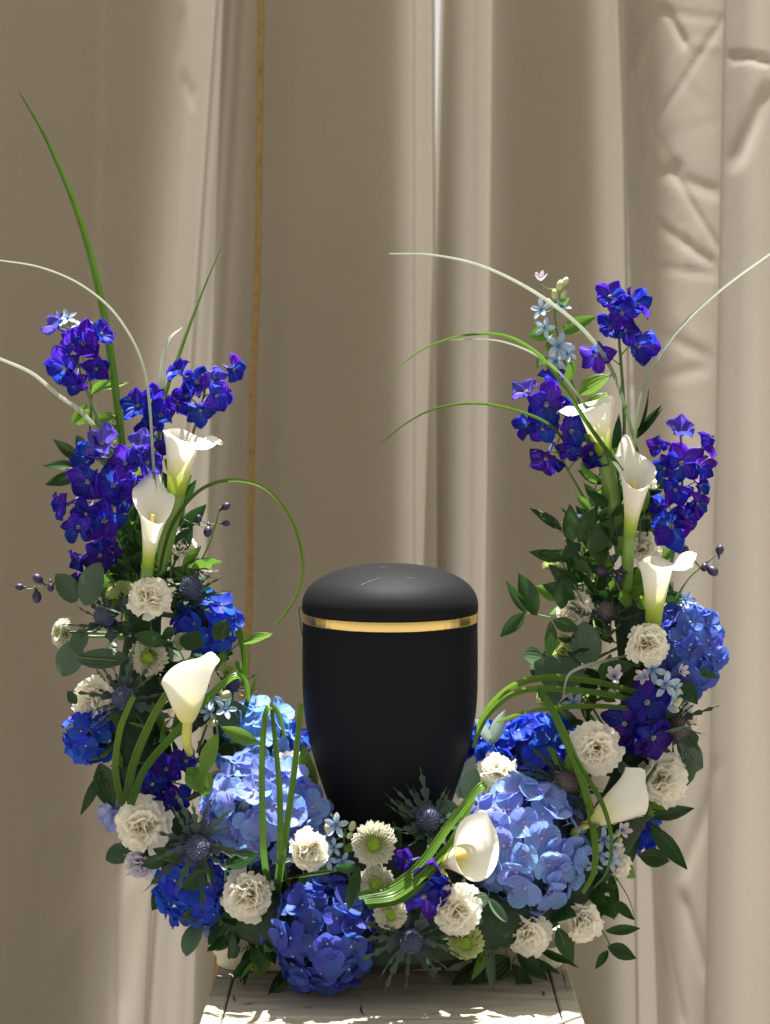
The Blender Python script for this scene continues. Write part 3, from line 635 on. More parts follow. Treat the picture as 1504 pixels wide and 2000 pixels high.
# ------------------------------------------------------------------ delphiniums
def delphinium(label, florets, off=-0.03, mat='delph', stem_end=None, seed=0, stem_top=None):
    """florets: (px, py, size px, facing x, facing z[, material])"""
    r = random.Random(2000+seed)
    mx = sum(f[0] for f in florets)/len(florets); my = sum(f[1] for f in florets)/len(florets)
    Y0 = sY(mx, my)+off; end = at(*stem_end) if stem_end else root_point(at(mx, my, Y0))
    th = thing('delphinium', label, 'delphinium', end, 'violet blue delphiniums')
    top = min(florets, key=lambda f: f[1]); bot = max(florets, key=lambda f: f[1])
    A = at(stem_top[0], stem_top[1], Y0+0.012) if stem_top else at((top[0]+mx)/2, top[1], Y0+0.012)
    B = at(mx, (my+bot[1])/2, Y0+0.014)
    axis = catmull([A, B, B.lerp(end, 0.5)+Vector((0.004, 0, 0)), end], 24)
    child('stem', mesh('stem', *tube_data(axis, 0.0012, 0.0024, 6)), MT['stem'], th, Matrix())
    for f in florets:
        px, py, sz, fx, fz = f[:5]; mt = f[5] if len(f) > 5 else mat
        Yf = Y0 - r.uniform(0.004, 0.022); P = at(px, py, Yf); s = m_per_px(Yf)*sz*0.52*r.uniform(.85, 1.1)
        fc = Vector((fx, -1.0 + 0.45*min(1.5, abs(fx)+abs(fz)), fz)); fc = jit(r, fc, 0.28)
        fo = child('floret', DEL_EYE, None, th, frame(fc, (0.05, 0, 1), P, s*1.0, r.uniform(-.4, .4)))
        cl = r.uniform(0.0, 0.62)
        for k in range(5):
            subpart('petal', pick(mt, r), None, fo, Matrix.Rotation(k*2*math.pi/5+r.uniform(-.14, .14), 4, 'Z') @ Matrix.Translation((0, 0.04, 0.02*(k % 2))) @ Matrix.Rotation(cl+r.uniform(-.25, .25), 4, 'X') @ Matrix.Rotation(r.uniform(-.3, .3), 4, 'Y') @ Matrix.Diagonal((r.uniform(.92, 1.2), r.uniform(.9, 1.12), 1, 1)))
        subpart('spur', SPUR, None, fo, Matrix.Rotation(r.uniform(-.3, .3), 4, 'Z'))
        # little flower stalk back to the main stem
        q = min(axis, key=lambda a: (a-(P+Vector((0, .01, -.012)))).length)
        bk = P - fc*s*0.4
        child('flower_stalk', mesh('flower_stalk', *tube_data(catmull([bk, bk.lerp(q, 0.5)+Vector((0, 0.003, 0.002)), q], 6), 0.0007, 0.0009, 5)), MT['stem'], th, Matrix())
    return th
delphinium('violet blue delphinium spike at the top left, crossed by the tall grass blade', [
    (112, 640, 62, -0.7, 0.6, 'delph_lilac'), (162, 672, 84, 0.1, 0.2), (196, 655, 60, 0.7, 0.3), (130, 718, 78, -0.4, -0.1), (186, 722, 70, 0.5, -0.1), (150, 742, 60, -0.1, -0.5), (140, 668, 56, -0.6, 0.4)], stem_end=(225, 960, 0.02), seed=1, stem_top=(165, 660))
delphinium('violet blue delphinium spike beside the straight grass blade, one floret turned right', [
    (352, 728, 58, -0.5, 0.5), (386, 748, 72, 0.0, 0.2), (415, 740, 54, 0.5, 0.5, 'delph_lilac'), (420, 772, 62, 0.5, -0.2), (453, 722, 62, 0.95, 0.1), (392, 800, 64, 0.1, -0.3), (366, 775, 56, -0.4, 0)], stem_end=(310, 1000, 0.03), seed=2, stem_top=(395, 730))
delphinium('violet blue delphinium cluster directly behind the upper left calla lily', [
    (272, 795, 66, -0.4, 0.4), (316, 812, 76, 0.1, 0.1), (345, 790, 60, 0.5, 0.3), (290, 842, 64, -0.2, -0.2), (322, 862, 62, 0.2, -0.3), (300, 780, 56, 0, 0.7)], off=0.0, stem_end=(275, 1020, 0.03), seed=3, stem_top=(305, 785))
delphinium('largest violet delphinium spike on the left arm, with lilac florets on top', [
    (205, 868, 74, -0.2, 0.5, 'delph_lilac'), (275, 868, 66, 0.3, 0.8, 'delph_lilac'), (178, 892, 74, -0.5, 0.3), (245, 905, 82, 0.2, 0.2), (285, 905, 60, 0.6, 0.2), (175, 940, 76, -0.3, 0.1), (222, 948, 80, 0.2, 0.0), (130, 985, 72, -0.7, 0.1), (170, 1003, 66, -0.2, -0.1), (205, 1015, 88, 0.1, -0.1), (155, 1028, 60, -0.4, -0.2), (240, 980, 60, 0.5, 0), (262, 940, 62, 0.5, -0.1)], off=-0.045, stem_end=(262, 1180, 0.02), seed=4, stem_top=(225, 860))
delphinium('dark violet delphinium florets above the eucalyptus leaf on the left', [
    (160, 1092, 64, -0.5, 0.1), (195, 1085, 66, 0.2, 0.1), (168, 1122, 56, -0.1, -0.5), (218, 1080, 44, 0.6, 0.2)], mat='delph_dark', off=-0.03, seed=5)
delphinium('violet blue delphinium spike at the top right beside the pale blue tweedia', [
    (1190, 582, 76, -0.1, 0.4), (1238, 598, 66, 0.6, 0.4), (1212, 612, 76, 0.1, 0.2), (1195, 640, 68, -0.3, 0.1), (1165, 692, 78, -0.4, -0.1), (1246, 675, 76, 0.5, -0.1), (1220, 645, 56, 0.2, 0)], stem_end=(1215, 960, 0.03), seed=6, stem_top=(1205, 590))
delphinium('violet blue delphinium spike left of the highest right calla lily', [
    (1030, 768, 60, -0.6, 0.4, 'delph_lilac'), (1078, 748, 70, 0.1, 0.5), (1066, 790, 84, -0.1, 0.1), (1030, 832, 58, -0.5, -0.1), (1060, 838, 66, -0.2, 0), (1113, 842, 84, 0.2, 0.0), (1152, 885, 76, 0.4, -0.2, 'delph_dark'), (1068, 892, 78, -0.2, -0.3, 'delph_dark'), (1098, 800, 58, 0.4, 0.2), (1110, 880, 56, 0.1, -0.1)], stem_end=(1190, 1090, 0.03), seed=7, stem_top=(1065, 760))
delphinium('violet blue delphinium spike along the outer edge of the right arm', [
    (1330, 845, 66, 0, 0.8, 'delph_lilac'), (1290, 872, 60, -0.5, 0.3), (1330, 905, 80, 0, 0.1), (1372, 875, 60, 0.8, 0.4), (1300, 915, 60, -0.4, 0.2), (1365, 912, 62, 0.6, 0.0), (1318, 955, 66, -0.1, -0.1), (1366, 945, 54, 0.7, 0), (1290, 985, 58, -0.5, 0), (1360, 985, 58, 0.6, 0), (1312, 1025, 92, 0, -0.1), (1340, 1010, 60, 0.4, 0)], off=-0.035, stem_end=(1275, 1230, 0.02), seed=8, stem_top=(1330, 845))
delphinium('three dark violet delphinium florets between tweedia and carnation on the right', [
    (1262, 1372, 88, 0.0, 0.15), (1222, 1412, 78, -0.4, -0.1), (1272, 1440, 84, 0.2, -0.2), (1240, 1450, 60, -0.2, -0.3)], mat='delph_dark', off=-0.065, seed=9)
delphinium('dark violet delphinium florets under the grass bundle on the lower left', [
    (326, 1502, 76, 0.1, 0.2), (362, 1488, 56, 0.5, 0.2), (300, 1530, 58, -0.3, 0), (345, 1555, 66, 0.1, -0.2), (320, 1545, 50, 0, -0.3)], mat='delph_dark', off=-0.045, seed=10)
delphinium('dark violet delphinium florets under the calla lily in front of the urn', [
    (838, 1712, 74, 0, 0), (828, 1748, 76, -0.1, -0.3), (798, 1682, 56, -0.4, 0.2), (862, 1735, 52, 0.4, -0.1)], mat='delph_dark', off=-0.04, seed=11)

def bud_stem(label, stem, buds, Y, seed):
    r = random.Random(3000+seed); P = catmull([at(x, y, Y) for x, y in stem], 20)
    th = thing('bud_stem', label, 'flower buds', P[0], 'delphinium bud sprays')
    child('stem', mesh('stem', *tube_data(P, 0.0013, 0.0006, 6)), MT['stem'], th, Matrix())
    for (x, y, sz, ax, az) in buds:
        s = m_per_px(Y)*sz*.82; B = at(x, y, Y-0.004); q = min(P, key=lambda a: (a-B).length)
        a = Vector((ax, -0.2, az)).normalized()
        d = merge(xform(ball(0.5, 8, 6, 1.25), frame(a, None, B, s)), xform(tube_data([Vector((0, 0, -0.3)), Vector((0.05, 0, -0.8)), Vector((0.2, 0, -1.15))], 0.22, 0.06, 6), frame(a, None, B, s)))
        bo = child('bud', mesh('bud', *d), MT['bud'], th, Matrix())
        child('flower_stalk', mesh('flower_stalk', *tube_data(catmull([B, B.lerp(q, .5)+Vector((0, 0, -0.002)), q], 6), 0.0005, 0.0007, 5)), MT['stem'], th, Matrix())
bud_stem('spray of dark purple buds reaching out left from the left arm', [(215, 1165), (150, 1160), (110, 1140), (72, 1148)], [(38, 1146, 17, -1, 0.1), (74, 1130, 22, -.6, .6), (99, 1147, 18, 0, -1), (72, 1166, 24, 0.1, -1)], -0.01, 1)
bud_stem('spray of dark purple buds rising right of the upper left calla lilies', [(385, 1110), (405, 1070), (418, 1035), (430, 990)], [(441, 989, 19, .8, .5), (442, 1022, 16, 1, 0), (406, 1038, 22, -.1, -.6), (388, 1013, 16, 0, 1), (352, 1012, 16, .8, -.3)], 0.0, 2)
bud_stem('spray of dark purple buds reaching out right above the medium blue hydrangea', [(1315, 1180), (1345, 1130), (1380, 1100), (1400, 1082)], [(1406, 1074, 20, .2, 1), (1392, 1115, 24, .5, -.4), (1376, 1108, 18, -.3, -.6), (1338, 1072, 18, -.2, .4), (1352, 1082, 14, .3, .4)], -0.01, 3)
bud_stem('dark purple delphinium buds deep among the stems of the right arm', [(1225, 1180), (1205, 1140), (1195, 1110)], [(1198, 1092, 16, 0, 1), (1175, 1115, 26, -1, .2), (1222, 1112, 26, 1, .2), (1210, 1130, 20, .3, -.4)], -0.015, 4)

# ------------------------------------------------------------------ carnations
def carnation(px, py, rad, facing, label, off=-0.055, mat='carn', seed=0, Y=None, full=1.0):
    r = random.Random(4000+seed); Yc = (sY(px, py)+off) if Y is None else Y
    s = m_per_px(Yc)*rad*0.97; P = at(px, py, Yc); fc = Vector(facing).normalized()
    base = root_point(P); th = thing('carnation', label, 'carnation', base, 'white carnations')
    M = frame(fc, None, P - fc*s*0.30, s)
    child('calyx', CARN_CAL, None, th, M)
    stem_to(th, P - fc*s*1.3, fc, 'stem', 0.0016)
    op = r.uniform(-.12, .28)
    for n, tilt, L, h in ((7, 0.0, 1.0, 0.0), (7, 0.36, 0.90, 0.06), (6, 0.72, 0.80, 0.10), (5, 1.05, 0.72, 0.12), (5, 1.35, 0.62, 0.14)):
        a0 = r.uniform(0, 6)
        for k in range(n):
            child('petal', pick(mat, r), None, th, M @ Matrix.Rotation(a0+2*math.pi*k/n+r.uniform(-.35, .35), 4, 'Z') @ Matrix.Translation((0, 0.04, h+r.uniform(-.04, .04))) @ Matrix.Rotation(tilt+op*(1.3-tilt)+r.uniform(-.28, .28), 4, 'X') @ Matrix.Rotation(r.uniform(-.5, .5), 4, 'Y') @ Matrix.Scale(L*r.uniform(.86, 1.1), 4))
carnation(277, 1612, 55, (-.15, -1, .15), 'full round white carnation at lower left facing the camera', seed=1, off=-0.065)
carnation(488, 1748, 53, (.1, -1, .0), 'white carnation left of the deep blue front hydrangea', seed=2, off=-0.038)
carnation(600, 1662, 46, (.45, -.9, .2), 'white carnation at the foot of the upright grass blades', seed=3, off=-0.045)
carnation(292, 1164, 44, (.1, -.8, .55), 'white carnation between thistles at the top of the left arm', seed=4, off=-0.085)
carnation(352, 1068, 32, (.3, -.7, .6), 'small white carnation right of the lower upper-left calla', seed=5, off=-0.02)
carnation(178, 1365, 44, (-.5, -.85, .2), 'white carnation left of the steel blue thistle on the left arm', seed=6, off=-0.03)
carnation(272, 1692, 34, (-.3, -.7, -.5), 'pale lilac carnation hanging below the full round white one', mat='carn_lilac', seed=7, off=-0.03)
carnation(573, 1508, 44, (.3, -.9, .35), 'cream carnation behind the upright grass blades beside the urn', seed=8, Y=-0.005)
carnation(970, 1500, 40, (-.1, -.45, 1), 'sunlit white carnation on top of the right light blue hydrangea', seed=9, Y=-0.015)
carnation(1165, 1462, 50, (.0, -1, .1), 'white carnation beside the long grass blade on the right', seed=10, off=-0.085)
carnation(1297, 1522, 54, (.35, -.9, .1), 'big white carnation right of the lowest right calla lily', seed=11, off=-0.04)
carnation(1265, 1258, 44, (.0, -1, .15), 'white carnation between the calla tip and medium blue hydrangea on the right', seed=12, off=-0.095)
carnation(1122, 1192, 38, (-.55, -.8, .3), 'white carnation on the inner side of the right arm above the ruscus', seed=13, off=-0.03)
carnation(1255, 1070, 38, (-.1, -.8, .55), 'white carnation below the middle right calla lily', seed=14, off=-0.03)
carnation(893, 1780, 48, (-.1, -1, .0), 'white carnation below the violet florets at the front', seed=15, off=-0.055)
carnation(1030, 1828, 44, (.0, -1, -.15), 'white carnation under the right light blue hydrangea, near the table corner', seed=16, off=-0.03)
carnation(1136, 1802, 43, (.25, -.95, -.1), 'lowest right white carnation standing clear against the curtain', seed=17, off=-0.035)
carnation(1262, 942, 28, (.4, -.7, .4), 'small white carnation tucked behind the middle right calla lily', seed=18, off=-0.01)
carnation(1345, 1402, 30, (.6, -.8, .2), 'small white carnation at the outer right edge behind a thistle', seed=19, off=-0.005)
carnation(1256, 1012, 20, (.1, -.8, .4), 'tiny white carnation between calla and delphinium on the right', seed=20, off=-0.015)
carnation(1213, 1692, 24, (.4, -.8, -.2), 'little white bloom below the long grass blades at lower right', seed=21, off=-0.03)
carnation(100+20, 1236+400-400, 14, (-.6, -.8, .1), 'tiny cream bloom at the far left edge of the left arm', seed=22, off=-0.01)

# ------------------------------------------------------------------ calla lilies
def calla_mesh(H, R, front=0.60, tipx=0.16, curl=0.42, tw=0.0, r0=0.13, power=2.3):
    na, nv = 44, 22; V, Fc, uv = [], [], []
    for j in range(nv+1):
        v = j/nv
        for i in range(na+1):
            a = -math.pi - 0.0 + (2*math.pi+0.9)*i/na       # overlaps itself at the front
            aa = (a+math.pi) % (2*math.pi) - math.pi         # -pi..pi, 0 = back
            bk = (1+math.cos(aa))/2
            h = front + (1-front)*bk**1.1 + tipx*math.exp(-(aa/0.32)**2)*v**3
            rr = R*(r0 + (0.78-r0)*v**power)
            ov = 0.05*R*(i/na)
            lip = max(0, (v-0.70)/0.30)
            rr += R*curl*lip**2*(0.08+1.15*bk**2) + ov*v
            z = H*v*h - H*0.16*lip**3*curl/0.42*(0.05+1.15*bk**2) + H*lip*(0.022*math.sin(3*aa+1.2+tw) + 0.015*math.sin(2*aa+tw*2.1))
            x = rr*math.sin(aa)*(1+0.06*math.sin(2*aa+tw)); y = rr*math.cos(aa)
            V.append((x, y, z)); uv.append((i/na, v))
    for j in range(nv):
        for i in range(na):
            a = j*(na+1)+i; Fc.append((a, a+1, a+na+2, a+na+1))
    return V, Fc, uv
def calla(base, Y, axis, tip, length, R, label, front=0.6, tipx=0.16, curl=0.42, stem='stem_calla', end=None, seed=0, r0=0.14, power=2.3, low=0.02):
    P = at(base[0], base[1], Y); s = m_per_px(Y); ax = Vector(axis).normalized()
    e = at(*end) if end else root_point(P, low)
    th = thing('calla_lily', label, 'calla lily', e, 'white calla lilies')
    M = frame(ax, tip, P)
    child('spathe', mesh('spathe', *calla_mesh(length*s, R*s, front, tipx, curl, seed, r0, power)), MT['calla_cream' if stem == 'stem_yellow' else 'calla'], th, M)
    d = tube_data([Vector((0, 0, length*s*t)) for t in (0.12, 0.3, 0.45, 0.55, 0.585)], 0.0028, 0.0018, 8)
    child('spadix', mesh('spadix', *d), MT['spadix'], th, M)
    rs = R*s*r0*1.02
    pts = catmull([P+ax*length*s*0.03, P - ax*0.018, (P-ax*0.018).lerp(e, 0.5), e], 16)
    child('stem', mesh('stem', *tube_data(pts, rs, max(rs*0.8, 0.0028), 10)), MT[stem], th, Matrix())
calla((343, 968), -0.025, (.16, -.08, 1), (1, -.35, .1), 142, 50, 'highest calla lily on the left arm, lip curling to the right', end=(300, 1160, .02), seed=1, front=0.88, tipx=0.12, curl=0.62, r0=0.36, power=1.5)
calla((288, 1110), -0.045, (.12, -.16, 1), (-.22, .95, .2), 186, 44, 'calla lily on the left arm just below the highest one, open to the camera', end=(275, 1230, .045), seed=2, front=0.56, r0=0.28, power=1.9, tipx=0.24, curl=0.40)
calla((366, 1412), -0.10, (.02, .12, 1), (.75, -.65, .1), 138, 62, 'drooping calla lily in the middle of the left arm, seen from behind', stem='stem_yellow', end=(376, 1490, -.05), seed=3, front=0.52, curl=0.14, r0=0.16, power=0.70, tipx=0.10)
calla((1180, 888), -0.012, (-.22, -.10, 1), (-1, -.3, .1), 122, 50, 'highest calla lily on the right arm, partly behind a grass blade', end=(1215, 1080, .02), seed=4, front=0.86, tipx=0.14, curl=0.58, r0=0.34, power=1.4)
calla((1230, 1048), -0.035, (.06, -.16, 1), (-.3, .95, .2), 186, 44, 'middle calla lily on the right arm, open towards the camera', end=(1225, 1190, .02), seed=5, front=0.58, r0=0.28, power=1.9, tipx=0.24, curl=0.40)
calla((1276, 1218), -0.055, (.08, -.06, 1), (1, -.3, .15), 150, 46, 'lower calla lily on the right arm, lip pointing to the right', end=(1272, 1330, .02), seed=6, front=0.80, tipx=0.24, curl=0.60, r0=0.34, power=1.6)
calla((872, 1684), -0.150, (.62, -.74, .42), (.1, .35, 1), 116, 62, 'short calla lily in front of the right light blue hydrangea, open to the camera', stem='stem_yellow', end=(880, 1740, -.10), seed=7, front=0.72, tipx=0.16, curl=0.28, r0=0.20, power=1.2)
calla((1150, 1608), -0.095, (.82, .05, .52), (.1, -.6, .8), 138, 56, 'lowest calla lily on the right, lying beside two white carnations', stem='stem_yellow', end=(1150, 1660, -.05), seed=8, front=0.66, curl=0.16, r0=0.15, power=0.80, tipx=0.14)

# ------------------------------------------------------------------ sea holly thistles
def thistle(px, py, rad, br, facing, label, off=-0.06, seed=0, mat='cone', spine='spine', Y=None, nb=18):
    r = random.Random(5000+seed); Yc = (sY(px, py)+off) if Y is None else Y
    s = m_per_px(Yc); P = at(px, py, Yc); fc = Vector(facing).normalized(); M = frame(fc, None, P, rad*s*.92)
    base = root_point(P); th = thing('sea_holly', label, 'thistle', base, 'blue sea holly thistles')
    child('cone', mesh('cone', *xform(ball(0.84, 14, 10, 1.25), Matrix.Translation((0, 0, 0.25)))), MT[mat], th, M)
    ds = []; n = 150; ga = math.pi*(3-math.sqrt(5))
    for i in range(n):
        z = 1-1.55*(i+.5)/n; q = math.sqrt(max(0, 1-z*z)); a = ga*i
        v = Vector((q*math.cos(a), q*math.sin(a), z*1.25)); nr = Vector((q*math.cos(a), q*math.sin(a), z)).normalized()
        b = v*0.80+Vector((0, 0, .25)); side = nr.cross(Vector((0.1, 0.2, 1))).normalized()*0.075; up = nr.cross(side)
        t = b + nr*r.uniform(.16, .30) + Vector((0, 0, .06))
        k = len(ds); ds.append(([b+side, b-side*.5+up*.87, b-side*.5-up*.87, t], [(0, 1, 3), (1, 2, 3), (2, 0, 3)], [(0, 0)]*4))
    sp = child('spines', mesh('spines', *merge(*ds), smooth=False), MT[spine], th, M); sp['kind'] = 'stuff'
    for k in range(nb):
        ln = br*s*r.uniform(.85, 1.55)
        Mb = frame(fc, None, P - fc*rad*s*0.6, ln, 2*math.pi*k/nb+r.uniform(-.2, .2)) @ Matrix.Rotation(r.uniform(-.05, .60), 4, 'X') @ Matrix.Rotation(r.uniform(-.5, .5), 4, 'Y') @ Matrix.Diagonal((r.uniform(.28, .72), 1, 1, 1))
        child('bract', pick('bract', r), None, th, Mb)
    stem_to(th, P - fc*rad*s*0.7, fc, 'stem', 0.0018)
thistle(240, 1365, 26, 74, (.1, -.9, .35), 'steel blue thistle in the middle of the left arm beside a white carnation', seed=1, off=-0.075)
thistle(385, 1652, 27, 84, (.15, -1, -.1), 'steel blue thistle at lower left right of the full round carnation', seed=2, off=-0.085)
thistle(206, 1205, 25, 74, (-.1, -.75, .6), 'grey blue thistle with green bracts at the top of the left arm', seed=3, off=-0.05)
thistle(372, 1152, 27, 62, (.25, -.7, .6), 'dark blue thistle just above the highest left hydrangea', seed=4, off=-0.04)
thistle(803, 1838, 26, 84, (0, -1, .1), 'dark thistle at the front edge right of the deep blue hydrangea', seed=5, off=-0.045)
thistle(838, 1602, 28, 74, (-.1, -.75, .6), 'dark thistle right below the black urn', seed=6, off=-0.005)
thistle(1108, 1530, 30, 72, (-.2, -.9, .3), 'brownish thistle above the right light blue hydrangea', seed=7, off=-0.05, mat='cone_brown', spine='cone_brown')
thistle(1183, 1200, 21, 58, (-.05, -.5, .85), 'brownish upright thistle in the middle of the right arm', seed=8, off=-0.045, mat='cone_brown', spine='cone_brown')
thistle(1322, 1418, 26, 66, (.4, -.9, -.1), 'dark thistle at the outer right edge beside violet florets', seed=9, off=-0.045, mat='cone_brown', spine='cone_brown')
thistle(1132, 1022, 18, 48, (-.3, -.6, .7), 'small dark thistle among dark leaves at the top of the right arm', seed=10, off=-0.02)
thistle(456, 1340, 17, 36, (.2, -.8, .6), 'small thistle above the sky blue hydrangea on the left', seed=11, off=0.0, nb=9)
thistle(385, 1105, 14, 34, (.4, -.6, .6), 'tiny thistle beside the small white carnation on the left arm', seed=12, off=-0.02, nb=9)

# ------------------------------------------------------------------ button chrysanthemums
def mum(px, py, rad, facing, label, mat='mum', off=-0.065, seed=0, Y=None):
    r = random.Random(6000+seed); Yc = (sY(px, py)+off) if Y is None else Y
    s = m_per_px(Yc)*rad*1.14; P = at(px, py, Yc); fc = Vector(facing).normalized(); M = frame(fc, None, P-fc*s*.3, s)
    base = root_point(P); th = thing('chrysanthemum', label, 'chrysanthemum', base, 'green eyed button chrysanthemums')
    ds = []
    for n, tilt, L, rr, h in ((24, -0.05, .52, .52, .0), (26, 0.12, .50, .52, .09), (26, .32, .46, .52, .17), (26, .52, .40, .50, .25), (26, .75, .34, .46, .31), (24, 1.0, .28, .42, .36), (22, 1.25, .22, .38, .38)):
        a0 = r.uniform(0, 6)
        for k in range(n):
            pe = sheet(1, .26, 1.3, .5, .5, .18, 0, 1, 2, 3)
            Mk = Matrix.Rotation(a0+2*math.pi*k/n+r.uniform(-.06, .06), 4, 'Z') @ Matrix.Translation((0, rr, h)) @ Matrix.Rotation(tilt+r.uniform(-.12, .12), 4, 'X') @ Matrix.Diagonal((L*1.0, L*r.uniform(.88, 1.1), L, 1))
            ds.append(xform(pe, Mk))
    rp = child('ray_petals', mesh('ray_petals', *merge(*ds)), MT[mat], th, M); rp['kind'] = 'stuff'
    ds = [xform(ball(.44, 14, 8, .6), Matrix.Translation((0, 0, .22)))]
    for i in range(90):
        q = .42*math.sqrt((i+.5)/90); a = i*2.39996
        ds.append(xform(ball(.042, 5, 3, 1.6), Matrix.Translation((q*math.cos(a), q*math.sin(a), .22+.27*math.sqrt(max(0, 1-(q/.45)**2))))))
    child('disc', mesh('disc', *merge(*ds)), MT['disc'], th, M)
    child('calyx', mesh('calyx', *lathe([(.05, -.25), (.3, -.15), (.5, .05), (.3, .1)], 12)), MT['calyx'], th, M)
    stem_to(th, P-fc*s*.5, fc, 'stem', 0.0015)
mum(290, 1283, 33, (.05, -1, .1), 'green eyed white chrysanthemum in the middle of the left arm', seed=1)
mum(730, 1648, 38, (-.05, -1, .15), 'largest white chrysanthemum, right in front of the urn', seed=2, off=-0.055)
mum(735, 1726, 31, (-.1, -1, .1), 'white chrysanthemum partly under the grass bundle at the front', seed=3, off=-0.055)
mum(763, 1786, 29, (.1, -1, -.1), 'white chrysanthemum just above the dark front thistle', seed=4, off=-0.05)
mum(910, 1842, 31, (.0, -1, -.05), 'greenest chrysanthemum, low at the front below a white carnation', 'mum_green', seed=5, off=-0.04)
mum(1090, 1265, 27, (-.7, -.5, .6), 'sunlit chrysanthemum turned left on the inner side of the right arm', 'mum_green', seed=6, off=-0.03)
mum(119, 1236, 26, (-.75, -.65, .2), 'chrysanthemum turned left at the outer edge of the left arm', seed=7, off=-0.02)
mum(235, 1150, 27, (-.2, -.3, 1), 'upturned greenish chrysanthemum beside the top left carnation', 'mum_green', seed=8, off=-0.04)
mum(1068, 1358, 22, (-.6, -.6, .5), 'small chrysanthemum by the grass loops on the right arm', 'mum_green', seed=9, off=-0.02, Y=0.0)
mum(448, 1308, 18, (.5, -.4, .7), 'tiny yellow green chrysanthemum on the inner side of the left arm', 'mum_green', seed=10, off=-0.01)
mum(356, 1252, 16, (.2, -.8, .4), 'tiny white chrysanthemum under the highest left hydrangea', seed=11, off=-0.04)
mum(1075, 1430-330, 15, (-.4, -.5, .8), 'tiny lime chrysanthemum among dark leaves on the right arm', 'mum_green', seed=12, off=-0.01)

# ------------------------------------------------------------------ tweedia (small pale blue stars)
def tweedia(label, flowers, stem, Y, buds=(), leaves=(), seed=0):
    r = random.Random(7000+seed); Pst = catmull([at(x, y, Y+.006) for x, y in stem], 18)
    th = thing('tweedia', label, 'tweedia', Pst[0], 'pale blue tweedia sprays')
    child('stem', mesh('stem', *tube_data(Pst, 0.0016, 0.0009, 6)), MT['calyx'], th, Matrix())
    for f in flowers:
        x, y, sz, fx, fz = f[:5]; mt = f[5] if len(f) > 5 else 'tweedia'
        Yf = Y - r.uniform(0.002, 0.010); P = at(x, y, Yf); s = m_per_px(Yf)*sz*.62; fc = jit(r, (fx, -1+.4*min(1.5, abs(fx)+abs(fz)), fz), .1)
        fo = child('small_flower', TW_EYE, None, th, frame(fc, None, P, s, r.uniform(0, 6)))
        cl = .15 if mt == 'tweedia' else .55
        for k in range(5):
            subpart('petal', pick(mt, r), None, fo, Matrix.Rotation(k*2*math.pi/5, 4, 'Z') @ Matrix.Translation((0, .06, 0)) @ Matrix.Rotation(cl+r.uniform(-.15, .2), 4, 'X'))
        q = min(Pst, key=lambda a: (a-P).length); bk = P-fc*s*.5
        child('flower_stalk', mesh('flower_stalk', *tube_data(catmull([bk, bk.lerp(q, .5)+Vector((0, .002, -.002)), q], 6), 0.0006, 0.0008, 5)), MT['calyx'], th, Matrix())
    for (x, y, sz, ax, az) in buds:
        B = at(x, y, Y-.003); a = Vector((ax, -.2, az)); s = m_per_px(Y)*sz
        child('bud', mesh('bud', *xform(ball(.5, 7, 6, 1.5), frame(a, None, B, s))), MT['budgreen'], th, Matrix())
        q = min(Pst, key=lambda k: (k-B).length)
        child('flower_stalk', mesh('flower_stalk', *tube_data([B, B.lerp(q, .5), q], .0006, .0008, 5)), MT['calyx'], th, Matrix())
    for (bx, by, tx, ty, w) in leaves: add_leaf(th, (bx, by), (tx, ty), w, Y, 'fresh', r)
def add_leaf(th, b, t, w, Y, kind, r, dY=None, name='leaf'):
    B = at(b[0], b[1], Y); T = at(t[0], t[1], Y + (r.uniform(-.012, .012) if dY is None else dY)); ax = T-B; L = ax.length
    nrm = jit(r, (0, -1, .25), .35); x = ax.cross(nrm).normalized(); nz = x.cross(ax).normalized()
    me = pick(kind, r); base_w = {'ruscus': .235, 'fresh': .235, 'euca': .44, 'silver': .2}[kind]
    wx = (w*m_per_px(Y)*.5)/(base_w*L)
    M = Matrix((x*L*wx, ax, nz*L)).transposed().to_4x4(); M.translation = B
    return child(name, me, None, th, M)
tweedia('tall pale blue tweedia spray at the top of the right arm', [(1058, 605, 36, -.4, .3), (1064, 640, 34, -.3, 0), (1096, 598, 32, .4, .5), (1090, 676, 46, .1, .1), (1086, 705, 40, -.2, -.2), (1108, 690, 34, .4, .1), (1056, 548, 30, -.2, .9, 'tweedia_pink')],
    [(1160, 880), (1130, 780), (1098, 690), (1084, 620), (1085, 565)], 0.012, [(1094, 558, 16, .2, 1), (1104, 550, 13, .5, 1), (1084, 575, 15, -.2, 1), (1072, 592, 13, -.3, 1), (1100, 575, 13, .5, .8)],
    [(1095, 650, 1168, 622, 30), (1082, 650, 1030, 655, 26), (1060, 690, 1048, 720, 18), (1130, 770, 1195, 730, 34), (1100, 745, 1060, 700, 26), (1085, 600, 1112, 580, 20), (1110, 745, 1120, 700, 26), (1140, 800, 1190, 765, 22), (1075, 665, 1072, 690, 20)], 1)
tweedia('pale blue tweedia stars between white carnation and chrysanthemum at the front', [(656, 1612, 42, 0, .2), (640, 1678, 38, -.2, -.1), (668, 1683, 38, .3, -.2), (652, 1655, 30, 0, .2), (630, 1640, 26, -.3, .2, 'tweedia_pink')], [(690, 1780), (680, 1700), (672, 1645), (675, 1620)], -0.115,
    [(688, 1614, 15, .3, 1), (683, 1632, 11, .4, .6), (640, 1618, 14, -.2, 1), (694, 1640, 11, .5, .4)], [(672, 1660, 700, 1650, 18)], 2)
